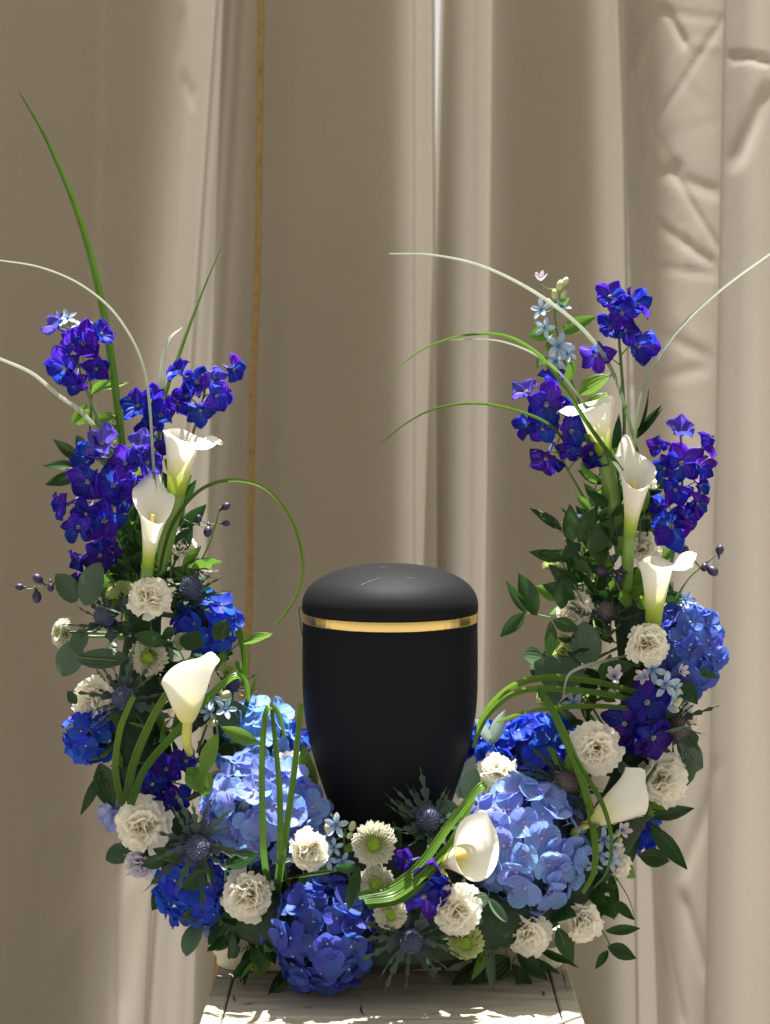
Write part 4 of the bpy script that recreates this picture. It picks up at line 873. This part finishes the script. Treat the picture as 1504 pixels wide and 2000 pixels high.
tweedia('pale blue and pink tweedia stars beside violet florets on the right arm', [(1275, 1308, 44, 0, .1), (1300, 1336, 46, .1, 0), (1298, 1372, 44, .1, -.1), (1328, 1312, 30, .5, .3, 'tweedia_pink'), (1258, 1318, 34, -.4, 0, 'tweedia_pink'), (1318, 1345, 28, .4, 0)], [(1290, 1450), (1295, 1380), (1298, 1310)], -0.055,
    [(1322, 1352, 14, .4, .5), (1325, 1368, 12, .6, .2), (1318, 1385, 13, .4, -.2)], [], 3)
tweedia('pinkish tweedia star by itself on the dark middle of the right arm', [(1200, 1322, 42, 0, .5, 'tweedia_pink'), (1192, 1345, 24, 0, -.6, 'tweedia_pink')], [(1230, 1400), (1215, 1360), (1202, 1335)], -0.045, [], [], 4)
tweedia('pale blue tweedia behind the grass loops on the right arm', [(1120, 1372, 36, -.1, .2), (1128, 1315, 34, 0, .3), (1090, 1362, 26, -.4, .2)], [(1180, 1420), (1150, 1370), (1125, 1330)], -0.005, [], [], 5)
tweedia('pale blue tweedia stars above the sky blue hydrangea on the left', [(415, 1362, 40, -.2, .3), (440, 1385, 36, .2, .3), (408, 1390, 30, -.3, 0)], [(385, 1470), (410, 1400), (430, 1350)], -0.02, [(440, 1358, 16, .5, .4), (415, 1412, 16, 1, .1), (428, 1345, 14, 0, 1)], [], 6)
tweedia('pale blue and lilac tweedia stars under the lowest right calla lily', [(1182, 1600, 36, .1, .4), (1180, 1640, 42, -.1, .1), (1172, 1668, 36, -.2, -.2), (1195, 1680, 34, .2, -.1), (1215, 1622, 34, .3, .4, 'tweedia_pink'), (1160, 1690, 30, -.3, -.3), (1200, 1655, 32, .3, .1, 'tweedia_pink')], [(1160, 1720), (1185, 1670), (1208, 1620)], -0.075,
    [(1206, 1628, 12, .2, 1), (1208, 1643, 13, .4, .5), (1212, 1660, 14, .3, .2)], [], 7)
tweedia('pale tweedia stars on top of the top left delphinium', [(118, 628, 30, -.2, .8), (132, 622, 32, .1, .7), (158, 638, 30, .1, .8), (176, 640, 28, .4, .7)], [(175, 850), (178, 760), (160, 690), (145, 640)], 0.035, [], [(185, 760, 252, 748, 16), (180, 825, 232, 812, 30), (170, 790, 140, 830, 24), (178, 770, 215, 735, 18)], 8)
tweedia('single pale blue tweedia star behind the lower right calla lily', [(1338, 1172, 36, .3, .3)], [(1310, 1260), (1325, 1210), (1336, 1178)], 0.0, [], [], 9)

# ------------------------------------------------------------------ grass blades
def blade(label, pts, w, Y0, Y1=None, mat='grass', twist=(0.2, 0.6), taper=(0.8, 1.0, 0.06), seed=0, group='long grass blades'):
    r = random.Random(8000+seed); Y1 = Y0 if Y1 is None else Y1; m = len(pts)
    P = catmull([at(q[0], q[1], q[2] if len(q) > 2 else Y0+(Y1-Y0)*i/(m-1)) for i, q in enumerate(pts)], 44)
    V, Fc, uv = [], [], []; n = len(P)
    for i, p in enumerate(P):
        f = i/(n-1); t = (P[min(i+1, n-1)]-P[max(i-1, 0)]).normalized()
        sd = t.cross(Vector((0, -1, 0.15))).normalized(); up = sd.cross(t)
        a = twist[0]+(twist[1]-twist[0])*f
        sd, up = sd*math.cos(a)+up*math.sin(a), up*math.cos(a)-sd*math.sin(a)
        ww = (taper[0]+(taper[1]-taper[0])*min(1, f/.3)) if f < .3 else taper[1]+(taper[2]-taper[1])*((f-.3)/.7)**1.5
        hw = w*m_per_px(Y0)*.35*ww
        for u in (-1, -.5, 0, .5, 1):
            V.append(p+sd*hw*u+up*hw*(0.38*abs(u)-0.12)); uv.append(((u+1)/2, f))
    for i in range(n-1):
        for k in range(4):
            a = i*5+k; Fc.append((a, a+1, a+6, a+5))
    o = obj('grass_blade', mesh('grass_blade', V, Fc, uv), MT[mat])
    return tag(o, label, 'grass', group)
blade('tallest grass blade, rising to the upper left corner', [(262, 1080), (235, 830), (205, 620), (160, 440), (95, 280), (38, 180)], 24, 0.02, 0.05, twist=(.3, .1), taper=(.8, 1, .12), seed=1)
blade('thin arching grass blade crossing the tall one, bending to the left edge', [(310, 1080), (300, 905), (284, 730), (235, 625), (165, 560), (80, 522), (-15, 506)], 9, -0.04, -0.06, mat='grass_pale_sunlit', twist=(.2, .9), taper=(1, 1, .5), seed=2)
blade('pale grass blade leaning out to the left edge', [(265, 1050), (225, 900), (170, 815), (110, 768), (60, 727), (-20, 692)], 14, 0.03, 0.0, mat='grass_pale_sunlit', twist=(.2, .7), taper=(.8, 1, .7), seed=3)
blade('straight dark grass blade pointing up right from the left arm', [(290, 1020), (318, 800), (352, 690), (392, 580), (434, 478)], 16, 0.035, 0.02, twist=(.7, .5), taper=(.9, 1, .1), seed=4)
blade('short pale grass blade folded over beside the straight dark one', [(300, 1000), (316, 790), (318, 715), (330, 665), (356, 640)], 24, 0.03, 0.025, mat='grass_pale_sunlit', twist=(.3, 1.0), taper=(.8, 1, .35), seed=5)
blade('grass blade looping over to the right from the left arm', [(310, 1120), (335, 1030), (385, 962), (450, 938), (520, 955), (572, 1020), (592, 1100), (578, 1165), (538, 1222)], 11, -0.03, -0.05, twist=(.4, .2), taper=(1, 1, .5), seed=6)
blade('pale grass blade reaching to the right edge from the right arm', [(1232, 1060), (1240, 860), (1262, 745), (1320, 650), (1410, 565), (1520, 485)], 11, 0.0, -0.05, mat='grass_pale_sunlit', twist=(.4, .8), taper=(.6, 1, .8), seed=7)
blade('highest pale grass blade arching left from the right arm', [(1250, 900), (1205, 745), (1150, 655), (1060, 580), (950, 522), (850, 498), (760, 495)], 12, 0.02, -0.17, mat='grass_pale_sunlit', twist=(.5, 1.0), taper=(.8, 1, .3), seed=8)
blade('green grass blade arching left across the highest right calla', [(1215, 920), (1150, 830), (1095, 745), (1050, 690), (985, 655), (905, 655), (830, 680), (760, 730)], 11, -0.04, -0.17, twist=(.3, .9), taper=(1.2, 1, .25), seed=9)
blade('thin pale grass blade just below the green arching one', [(1150, 800), (1095, 730), (1045, 692), (985, 668), (930, 662), (880, 664)], 7, -0.02, -0.15, mat='grass_pale_sunlit', twist=(.3, .9), taper=(1, 1, .2), seed=10)
blade('lowest thin grass blade arching left from the right delphiniums', [(1130, 900), (1080, 835), (1020, 805), (940, 788), (860, 795), (800, 822), (742, 867)], 8, 0.0, -0.18, twist=(.3, .6), taper=(1, 1, .3), seed=11)
blade('leftmost stalk of the grass bundle on the lower left', [(238, 1572), (226, 1500), (234, 1430), (250, 1385), (262, 1360)], 20, -0.085, -0.085, twist=(.2, .3), taper=(1, 1, .8), seed=12)
blade('middle stalk of the grass bundle on the lower left', [(246, 1570), (262, 1490), (300, 1400), (350, 1320), (376, 1285)], 26, -0.09, -0.075, twist=(.2, .3), taper=(.9, 1, .6), seed=13)
blade('right stalk of the grass bundle on the lower left, crossing the drooping calla', [(256, 1572), (285, 1500), (345, 1430), (405, 1365), (455, 1322), (478, 1330), (486, 1370)], 24, -0.095, -0.05, twist=(.2, .5), taper=(.9, 1, .5), seed=14)
blade('left upright grass blade before the left light blue hydrangea, bent over on top', [(528, 1750, -.10), (517, 1680, -.14), (514, 1620), (512, 1500), (518, 1400), (530, 1380), (545, 1396), (556, 1440)], 19, -0.158, -0.12, twist=(.1, .4), taper=(1, 1, .5), seed=15)
blade('middle upright grass blade before the left light blue hydrangea', [(538, 1755, -.10), (546, 1690, -.143), (548, 1640), (546, 1540), (538, 1450), (531, 1385)], 19, -0.160, -0.130, twist=(-.1, .2), taper=(1, 1, .6), seed=16)
blade('right upright grass blade leaning against the urn', [(540, 1760, -.10), (550, 1690, -.146), (555, 1650), (568, 1560), (580, 1460), (588, 1374)], 20, -0.164, -0.118, twist=(.2, .1), taper=(.9, 1, .8), seed=17)
blade('upper grass blade of the bundle sweeping across the front centre', [(700, 1750), (760, 1735), (820, 1690), (875, 1615), (935, 1540), (952, 1535)], 27, -0.190, -0.135, twist=(.3, .3), taper=(.8, 1, .7), seed=18)
blade('middle grass blade of the bundle sweeping across the front centre', [(712, 1760), (775, 1748), (840, 1695), (890, 1632), (925, 1560)], 25, -0.195, -0.145, twist=(.5, .4), taper=(.8, 1, .6), seed=19)
blade('lower grass blade of the bundle sweeping across the front centre', [(718, 1770), (785, 1755), (835, 1712), (870, 1660), (905, 1610)], 22, -0.188, -0.155, twist=(-.2, .1), taper=(.8, 1, .5), seed=20)
blade('upper grass loop reaching left from the right arm towards the urn', [(1245, 1352), (1160, 1330), (1075, 1322), (1010, 1335), (965, 1368), (938, 1410), (925, 1460)], 22, -0.07, -0.01, twist=(.4, .5), taper=(.8, 1, .6), seed=21)
blade('middle grass loop reaching left from the right arm towards the urn', [(1240, 1366), (1150, 1350), (1060, 1344), (1000, 1356), (955, 1395), (930, 1440)], 20, -0.075, -0.02, twist=(.3, .6), taper=(.8, 1, .6), seed=22)
blade('lower grass loop reaching left from the right arm', [(1232, 1382), (1150, 1378), (1080, 1382), (1020, 1392), (970, 1410)], 17, -0.075, -0.03, twist=(.5, .6), taper=(.9, 1, .5), seed=23)
blade('wide grass blade bending down over the right light blue hydrangea', [(1050, 1345), (1072, 1375), (1105, 1445), (1140, 1535), (1160, 1630), (1160, 1700), (1138, 1745)], 25, -0.075, -0.115, twist=(.3, .1), taper=(.6, 1, .45), seed=24)
blade('narrow grass blade bending down beside the wide one on the right', [(1120, 1470), (1145, 1515), (1178, 1575), (1194, 1640), (1186, 1700), (1160, 1735)], 15, -0.125, -0.11, twist=(.2, .4), taper=(.7, 1, .3), seed=25)
blade('short curled grass blade behind the highest left hydrangea', [(420, 1190), (455, 1215), (474, 1260), (478, 1310), (472, 1340)], 22, 0.02, 0.02, twist=(.3, .5), taper=(.6, 1, .5), seed=26)
blade('short upright grass blade by the yellow green button on the left', [(480, 1380), (492, 1345), (500, 1325)], 15, 0.02, 0.02, twist=(.3, .5), taper=(1, 1, .2), seed=27)
blade('hair thin grass hanging at the lower right', [(1205, 1715), (1230, 1760), (1243, 1810)], 3, -0.06, -0.06, twist=(.3, .5), taper=(1, 1, .5), seed=28)
blade('pale thin grass bending over the dark leaves of the right arm', [(1225, 1280), (1175, 1292), (1130, 1305), (1108, 1322), (1100, 1360)], 11, -0.085, -0.07, mat='grass_pale_sunlit', twist=(.3, .5), taper=(.5, 1, .4), seed=29)
blade('small light green grass tip over the low white carnation', [(545, 1690), (562, 1680), (585, 1686), (597, 1696)], 13, -0.145, -0.15, mat='grass_pale_sunlit', twist=(.3, .3), taper=(.5, 1, .1), seed=30)

# ------------------------------------------------------------------ leafy sprigs
def sprig(label, stem, leaves, Y, kind='ruscus', seed=0, cat='leaves', group='leafy sprigs', name=None, dY=None):
    r = random.Random(9000+seed); P = catmull([at(x, y, Y) for x, y in stem], 16)
    th = thing(name or {'ruscus': 'ruscus_sprig', 'fresh': 'leafy_sprig', 'euca': 'eucalyptus_sprig', 'silver': 'silver_leaf_sprig'}[kind], label, cat, P[0], group)
    child('stem', mesh('stem', *tube_data(P, 0.0011, 0.0007, 6)), MT['stem'], th, Matrix())
    for (bx, by, tx, ty, w) in leaves: add_leaf(th, (bx, by), (tx, ty), w, Y, kind, r, dY)
sprig('dark ruscus sprig standing clear of the right arm beside the urn', [(1110, 1220), (1070, 1205), (1028, 1198)], [(1028, 1198, 987, 1132, 24), (1048, 1203, 1006, 1122, 38), (1025, 1197, 978, 1244, 28), (1075, 1212, 1076, 1292, 26), (1080, 1212, 1132, 1230, 24)], -0.02, seed=1)
sprig('dark ruscus sprig above the inner right carnation', [(1140, 1180), (1115, 1130), (1090, 1085)], [(1098, 1092, 1036, 1078, 26), (1135, 1062, 1096, 1090, 22), (1130, 1150, 1072, 1098, 30), (1125, 1170, 1060, 1140, 28), (1096, 1190, 1100, 1128, 24), (1150, 1120, 1115, 1085, 20)], -0.015, seed=2)
sprig('dark ruscus sprig at the upper inner side of the right arm', [(1160, 1130), (1130, 1070), (1100, 1040)], [(1098, 1036, 1038, 990, 24), (1115, 1062, 1106, 985, 34), (1130, 1060, 1165, 985, 36), (1150, 1080, 1200, 1010, 36), (1140, 1090, 1050, 1080, 24), (1170, 1110, 1180, 1040, 30)], -0.01, seed=3)
sprig('dark ruscus leaves beside the top right calla stems', [(1225, 1120), (1215, 1000), (1200, 880)], [(1200, 900, 1208, 810, 22), (1208, 940, 1178, 870, 26), (1215, 980, 1185, 920, 28), (1218, 1030, 1240, 950, 24), (1222, 1080, 1195, 990, 26), (1240, 850, 1290, 790, 12), (1238, 860, 1295, 798, 12), (1245, 845, 1275, 760, 12)], 0.02, seed=4)
sprig('dark ruscus sprig pointing right below the lowest right carnation', [(1240, 1640), (1265, 1600), (1280, 1590)], [(1268, 1594, 1358, 1580, 30), (1270, 1612, 1338, 1695, 32), (1248, 1672, 1310, 1680, 38), (1240, 1600, 1232, 1690, 28), (1262, 1560, 1244, 1605, 26)], -0.03, seed=5)
sprig('drooping ruscus sprig at the lowest right, clear of the table', [(1130, 1790), (1170, 1812), (1188, 1838), (1190, 1850)], [(1182, 1818, 1248, 1812, 24), (1186, 1848, 1244, 1872, 26), (1188, 1856, 1162, 1894, 20), (1150, 1800, 1180, 1770, 20)], -0.03, seed=6)
sprig('two narrow dark leaves hanging below the right grass blades', [(1170, 1690), (1180, 1715), (1185, 1730)], [(1190, 1702, 1200, 1785, 20), (1155, 1738, 1200, 1798, 24)], -0.05, seed=7)
sprig('dark ruscus sprig pointing left below the top left delphinium', [(230, 960), (180, 925), (150, 910)], [(150, 912, 82, 905, 24), (158, 925, 92, 945, 24), (160, 900, 105, 858, 28), (175, 930, 130, 880, 28), (165, 880, 150, 850, 26), (190, 930, 140, 950, 26), (178, 890, 180, 850, 24)], 0.02, seed=8)
sprig('green leafy stem under the top left delphinium florets', [(225, 980), (200, 880), (180, 780)], [(182, 825, 228, 815, 26), (178, 800, 148, 830, 20), (195, 870, 170, 850, 24), (205, 905, 230, 880, 22), (190, 850, 240, 830, 16)], 0.03, kind='fresh', seed=9)
sprig('grey green eucalyptus sprig with round leaves at the top of the left arm', [(240, 1200), (190, 1180), (150, 1150)], [(165, 1182, 200, 1098, 56), (150, 1175, 108, 1122, 46)], -0.035, kind='euca', seed=10)
sprig('round eucalyptus leaves at the outer edge of the left arm', [(230, 1290), (170, 1285), (150, 1280)], [(150, 1250, 122, 1322, 54), (250, 1285, 152, 1288, 40), (165, 1228, 150, 1275, 36)], -0.035, kind='euca', seed=11)
sprig('grey green eucalyptus leaves on the inner side of the right arm', [(1150, 1320), (1100, 1310), (1080, 1300)], [(1110, 1340, 1040, 1295, 66), (1150, 1300, 1140, 1215, 62), (1100, 1345, 1050, 1355, 56), (1140, 1330, 1080, 1290, 60)], -0.02, kind='euca', seed=12)
sprig('round eucalyptus leaves at the outer right edge below the thistle', [(1300, 1500), (1330, 1480), (1340, 1470)], [(1325, 1450, 1375, 1500, 62), (1320, 1480, 1340, 1535, 62), (1330, 1440, 1366, 1440, 40)], -0.01, kind='euca', seed=13)
sprig('round eucalyptus leaf right below the urn', [(900, 1680), (885, 1620), (880, 1600)], [(880, 1620, 868, 1562, 54), (905, 1560, 930, 1500, 40)], -0.085, kind='euca', seed=14)
sprig('green leaves hanging beside the drooping left calla lily', [(420, 1400), (425, 1430), (426, 1435)], [(426, 1432, 396, 1522, 40), (432, 1420, 508, 1450, 34), (395, 1500, 402, 1560, 40), (365, 1500, 398, 1545, 44)], -0.085, kind='fresh', seed=15)
sprig('long dark leaf curling out left above the full round carnation', [(240, 1560), (215, 1510), (205, 1500)], [(200, 1505, 155, 1598, 22), (215, 1520, 205, 1575, 50), (195, 1490, 225, 1570, 44), (150, 1375, 132, 1350, 24)], -0.03, seed=16)
sprig('dark ruscus leaves under the highest left hydrangea', [(360, 1290), (345, 1260), (340, 1250)], [(262, 1240, 335, 1258, 34), (365, 1270, 385, 1225, 44), (345, 1230, 310, 1245, 26), (420, 1250, 445, 1210, 30), (380, 1310, 350, 1290, 26)], -0.055, seed=17)
sprig('dark ruscus leaves spilling over the left corner of the tray', [(520, 1800), (490, 1840), (470, 1860)], [(500, 1830, 520, 1895, 32), (485, 1850, 472, 1915, 18), (470, 1850, 440, 1870, 26), (490, 1850, 478, 1922, 14), (455, 1830, 420, 1858, 20), (470, 1820, 430, 1840, 34), (500, 1850, 496, 1905, 16)], -0.075, seed=18)
sprig('dark leaf tips sticking out under the deep blue front hydrangea', [(600, 1850), (580, 1890), (565, 1905)], [(572, 1895, 528, 1950, 22), (600, 1920, 590, 1958, 20), (545, 1900, 520, 1945, 14), (560, 1890, 545, 1930, 18)], -0.10, seed=19, dY=-0.012)
sprig('dark ruscus leaves lying on the right side of the table', [(1000, 1820), (1010, 1860), (1000, 1880)], [(1000, 1882, 1045, 1952, 30), (1010, 1862, 1072, 1915, 28), (995, 1870, 945, 1915, 40), (930, 1880, 880, 1930, 22), (1040, 1870, 1095, 1900, 16), (1050, 1850, 1120, 1885, 12), (985, 1880, 905, 1918, 34), (940, 1860, 935, 1900, 26), (1080, 1860, 1130, 1890, 10)], -0.075, seed=20, dY=-0.012)
sprig('silvery narrow leaf hanging over the table front below the low chrysanthemum', [(960, 1790), (958, 1815), (955, 1825)], [(956, 1822, 965, 1935, 20), (950, 1830, 915, 1815, 40), (975, 1790, 990, 1830, 24)], -0.115, kind='euca', seed=21, dY=-0.01)
sprig('pale silver leaves standing right of the urn', [(990, 1500), (965, 1460), (960, 1450)], [(958, 1452, 930, 1385, 22), (958, 1455, 995, 1388, 32), (945, 1420, 920, 1400, 14)], 0.02, kind='silver', seed=22)
sprig('pale green leaf tip behind the round eucalyptus right of the urn', [(930, 1600), (915, 1560), (912, 1550)], [(895, 1560, 925, 1475, 40)], -0.02, kind='silver', seed=23)
sprig('bright green serrated leaf against the lower left of the urn', [(620, 1600), (606, 1540), (600, 1500)], [(612, 1560, 595, 1445, 50), (630, 1590, 612, 1540, 26)], 0.0, kind='fresh', seed=24)
sprig('green pointed leaves pointing right behind the highest left hydrangea', [(440, 1280), (470, 1255), (485, 1248)], [(472, 1256, 535, 1237, 20), (440, 1270, 420, 1310, 20), (460, 1290, 480, 1330, 18), (430, 1250, 440, 1200, 20)], 0.02, kind='fresh', seed=25)
sprig('narrow dark leaf tips right in front of the urn base', [(860, 1660), (815, 1610), (800, 1590)], [(810, 1620, 775, 1560, 18), (830, 1640, 792, 1600, 20), (845, 1600, 815, 1560, 12), (740, 1605, 710, 1612, 12), (780, 1660, 770, 1600, 20)], -0.095, seed=26)
sprig('dark leaf covering the top of the deep blue front hydrangea', [(690, 1760), (695, 1720), (700, 1700)], [(702, 1690, 680, 1780, 28), (700, 1695, 650, 1690, 20), (660, 1700, 555, 1715, 10)], -0.165, seed=27)
sprig('dark leaf between the lower left thistle and the light blue hydrangea', [(440, 1720), (440, 1690), (440, 1680)], [(440, 1690, 510, 1668, 44), (420, 1700, 360, 1740, 34), (350, 1680, 300, 1660, 24), (330, 1680, 275, 1690, 22)], -0.135, seed=28)
sprig('dark green leaves between the medium blue hydrangea and violet florets on the right', [(1290, 1360), (1330, 1345), (1345, 1340)], [(1330, 1330, 1358, 1376, 32), (1360, 1310, 1405, 1325, 20), (1180, 1310, 1240, 1300, 40), (1240, 1440, 1300, 1500, 30), (1225, 1490, 1290, 1508, 26)], -0.035, seed=29)
sprig('light green leaf behind the medium blue hydrangea at the far right', [(1350, 1280), (1375, 1240), (1380, 1230)], [(1370, 1230, 1392, 1200, 26), (1378, 1240, 1400, 1235, 22)], 0.03, kind='fresh', seed=30)
sprig('leaves in front of the low chrysanthemum and carnation at the front right', [(920, 1790), (940, 1760), (945, 1750)], [(905, 1765, 958, 1752, 34), (955, 1755, 990, 1800, 20), (930, 1735, 920, 1765, 20)], -0.145, kind='euca', seed=31)

# leaves that fill the gaps: many alike sprigs set all round the foam ring
rf_ = random.Random(77)
def filler(i):
    k = min(int((i+rf_.random())*(len(SP3)-3)/NF)+1, len(SP3)-2); p = SP3[k].copy(); arm = p.z > .12
    t = (SP3[k+1]-SP3[k-1]).normalized()
    if arm: p += Vector((rf_.uniform(-.035, .035) + (.022 if p.x < 0 else -.018), rf_.uniform(-.015, .03), rf_.uniform(-.01, .03)))
    a = rf_.uniform(0, 2*math.pi); u = t.cross(Vector((0, 1, 0.01))).normalized(); w = t.cross(u)
    dr = (u*math.cos(a)+w*math.sin(a)); dr = (dr + t*rf_.uniform(-.5, .5) + Vector((0, -.55 if i % 2 else .1, .25))).normalized()
    ln = rf_.uniform(0.034, 0.048) if i % 2 else rf_.uniform(0.045, 0.072); e = p+dr*ln
    if e.y < -0.118: e.y = -0.118 + rf_.uniform(0, .02)
    if e.z < 0.035: e.z = 0.035 + rf_.uniform(0, .01)
    if math.hypot(e.x, e.y) < 0.11: e = e + Vector((e.x, e.y, 0)).normalized()*0.03
    P = catmull([p, p.lerp(e, .5)+Vector((0, 0, .006)), e], 10)
    kind = 'euca' if rf_.random() < (.18 if p.y > -.07 else 0) else ('fresh' if rf_.random() < .28 else 'ruscus')
    th = thing('filler_sprig', 'dark leafy sprig tucked deep between the flower heads ' + ('along the front' if p.z < .16 else 'of the left arm' if p.x < 0 else 'of the right arm'), 'leaves', p, 'filler leaves between the flowers')
    child('stem', mesh('stem', *tube_data(P, .0010, .0006, 5)), MT['stem'], th, Matrix())
    for j in range(6):
        f = .25+.75*j/5; q = P[int(f*10)]; side = dr.cross(Vector((rf_.uniform(-1, 1), rf_.uniform(-1, 1), rf_.uniform(-1, 1)))).normalized()
        d2 = (dr*.75+side*(1 if j % 2 else -1)*.9).normalized() if j < 5 else dr
        L = rf_.uniform(.024, .040)
        x = d2.cross(Vector((rf_.uniform(-1, 1), rf_.uniform(-1, 1), rf_.uniform(-1, 1)))).normalized(); nz = x.cross(d2)
        T = q+d2*L
        if T.z < 0.004 or T.y < -.135 or math.hypot(T.x, T.y) < 0.098 and T.z > .14: continue
        M = Matrix((x*L*(1.15 if kind != 'euca' else .9), d2*L, nz*L)).transposed().to_4x4(); M.translation = q
        child('leaf', pick(kind, rf_), None, th, M)
NF = 96
for i in range(NF): filler(i)
for side, x0, x1 in (('left', 215, 385), ('right', 1120, 1290)):     # upright leaves among the bare stems at the top of each arm
    for i in range(16):
        bx, by = rf_.uniform(x0+20, x1-20), rf_.uniform(1020, 1260); Yb = rf_.uniform(-.01, .05); lean = rf_.uniform(-40, 40); up = rf_.uniform(80, 150)
        P = catmull([at(bx, by, Yb), at(bx+lean*.3, by-up*.5, Yb), at(bx+lean, by-up, Yb-.005)], 10)
        kind = 'fresh' if i % 3 == 0 else 'ruscus'
        th = thing('filler_sprig', 'upright leafy sprig among the bare stems at the top of the %s arm' % side, 'leaves', P[0], 'upright filler leaves')
        child('stem', mesh('stem', *tube_data(P, .0012, .0007, 5)), MT['stem'], th, Matrix())
        for j in range(5):
            q = P[2+2*j]; sx = (1 if j % 2 else -1); d2 = Vector((sx*rf_.uniform(.3, 1.0), rf_.uniform(-.7, .5), rf_.uniform(.4, 1.1))).normalized(); L = rf_.uniform(.024, .040)
            x = d2.cross(Vector((rf_.uniform(-.5, .5), -1, rf_.uniform(-.5, .5)))).normalized(); nz = x.cross(d2)
            M = Matrix((x*L*.85, d2*L, nz*L)).transposed().to_4x4(); M.translation = q
            child('leaf', pick(kind, rf_), None, th, M)
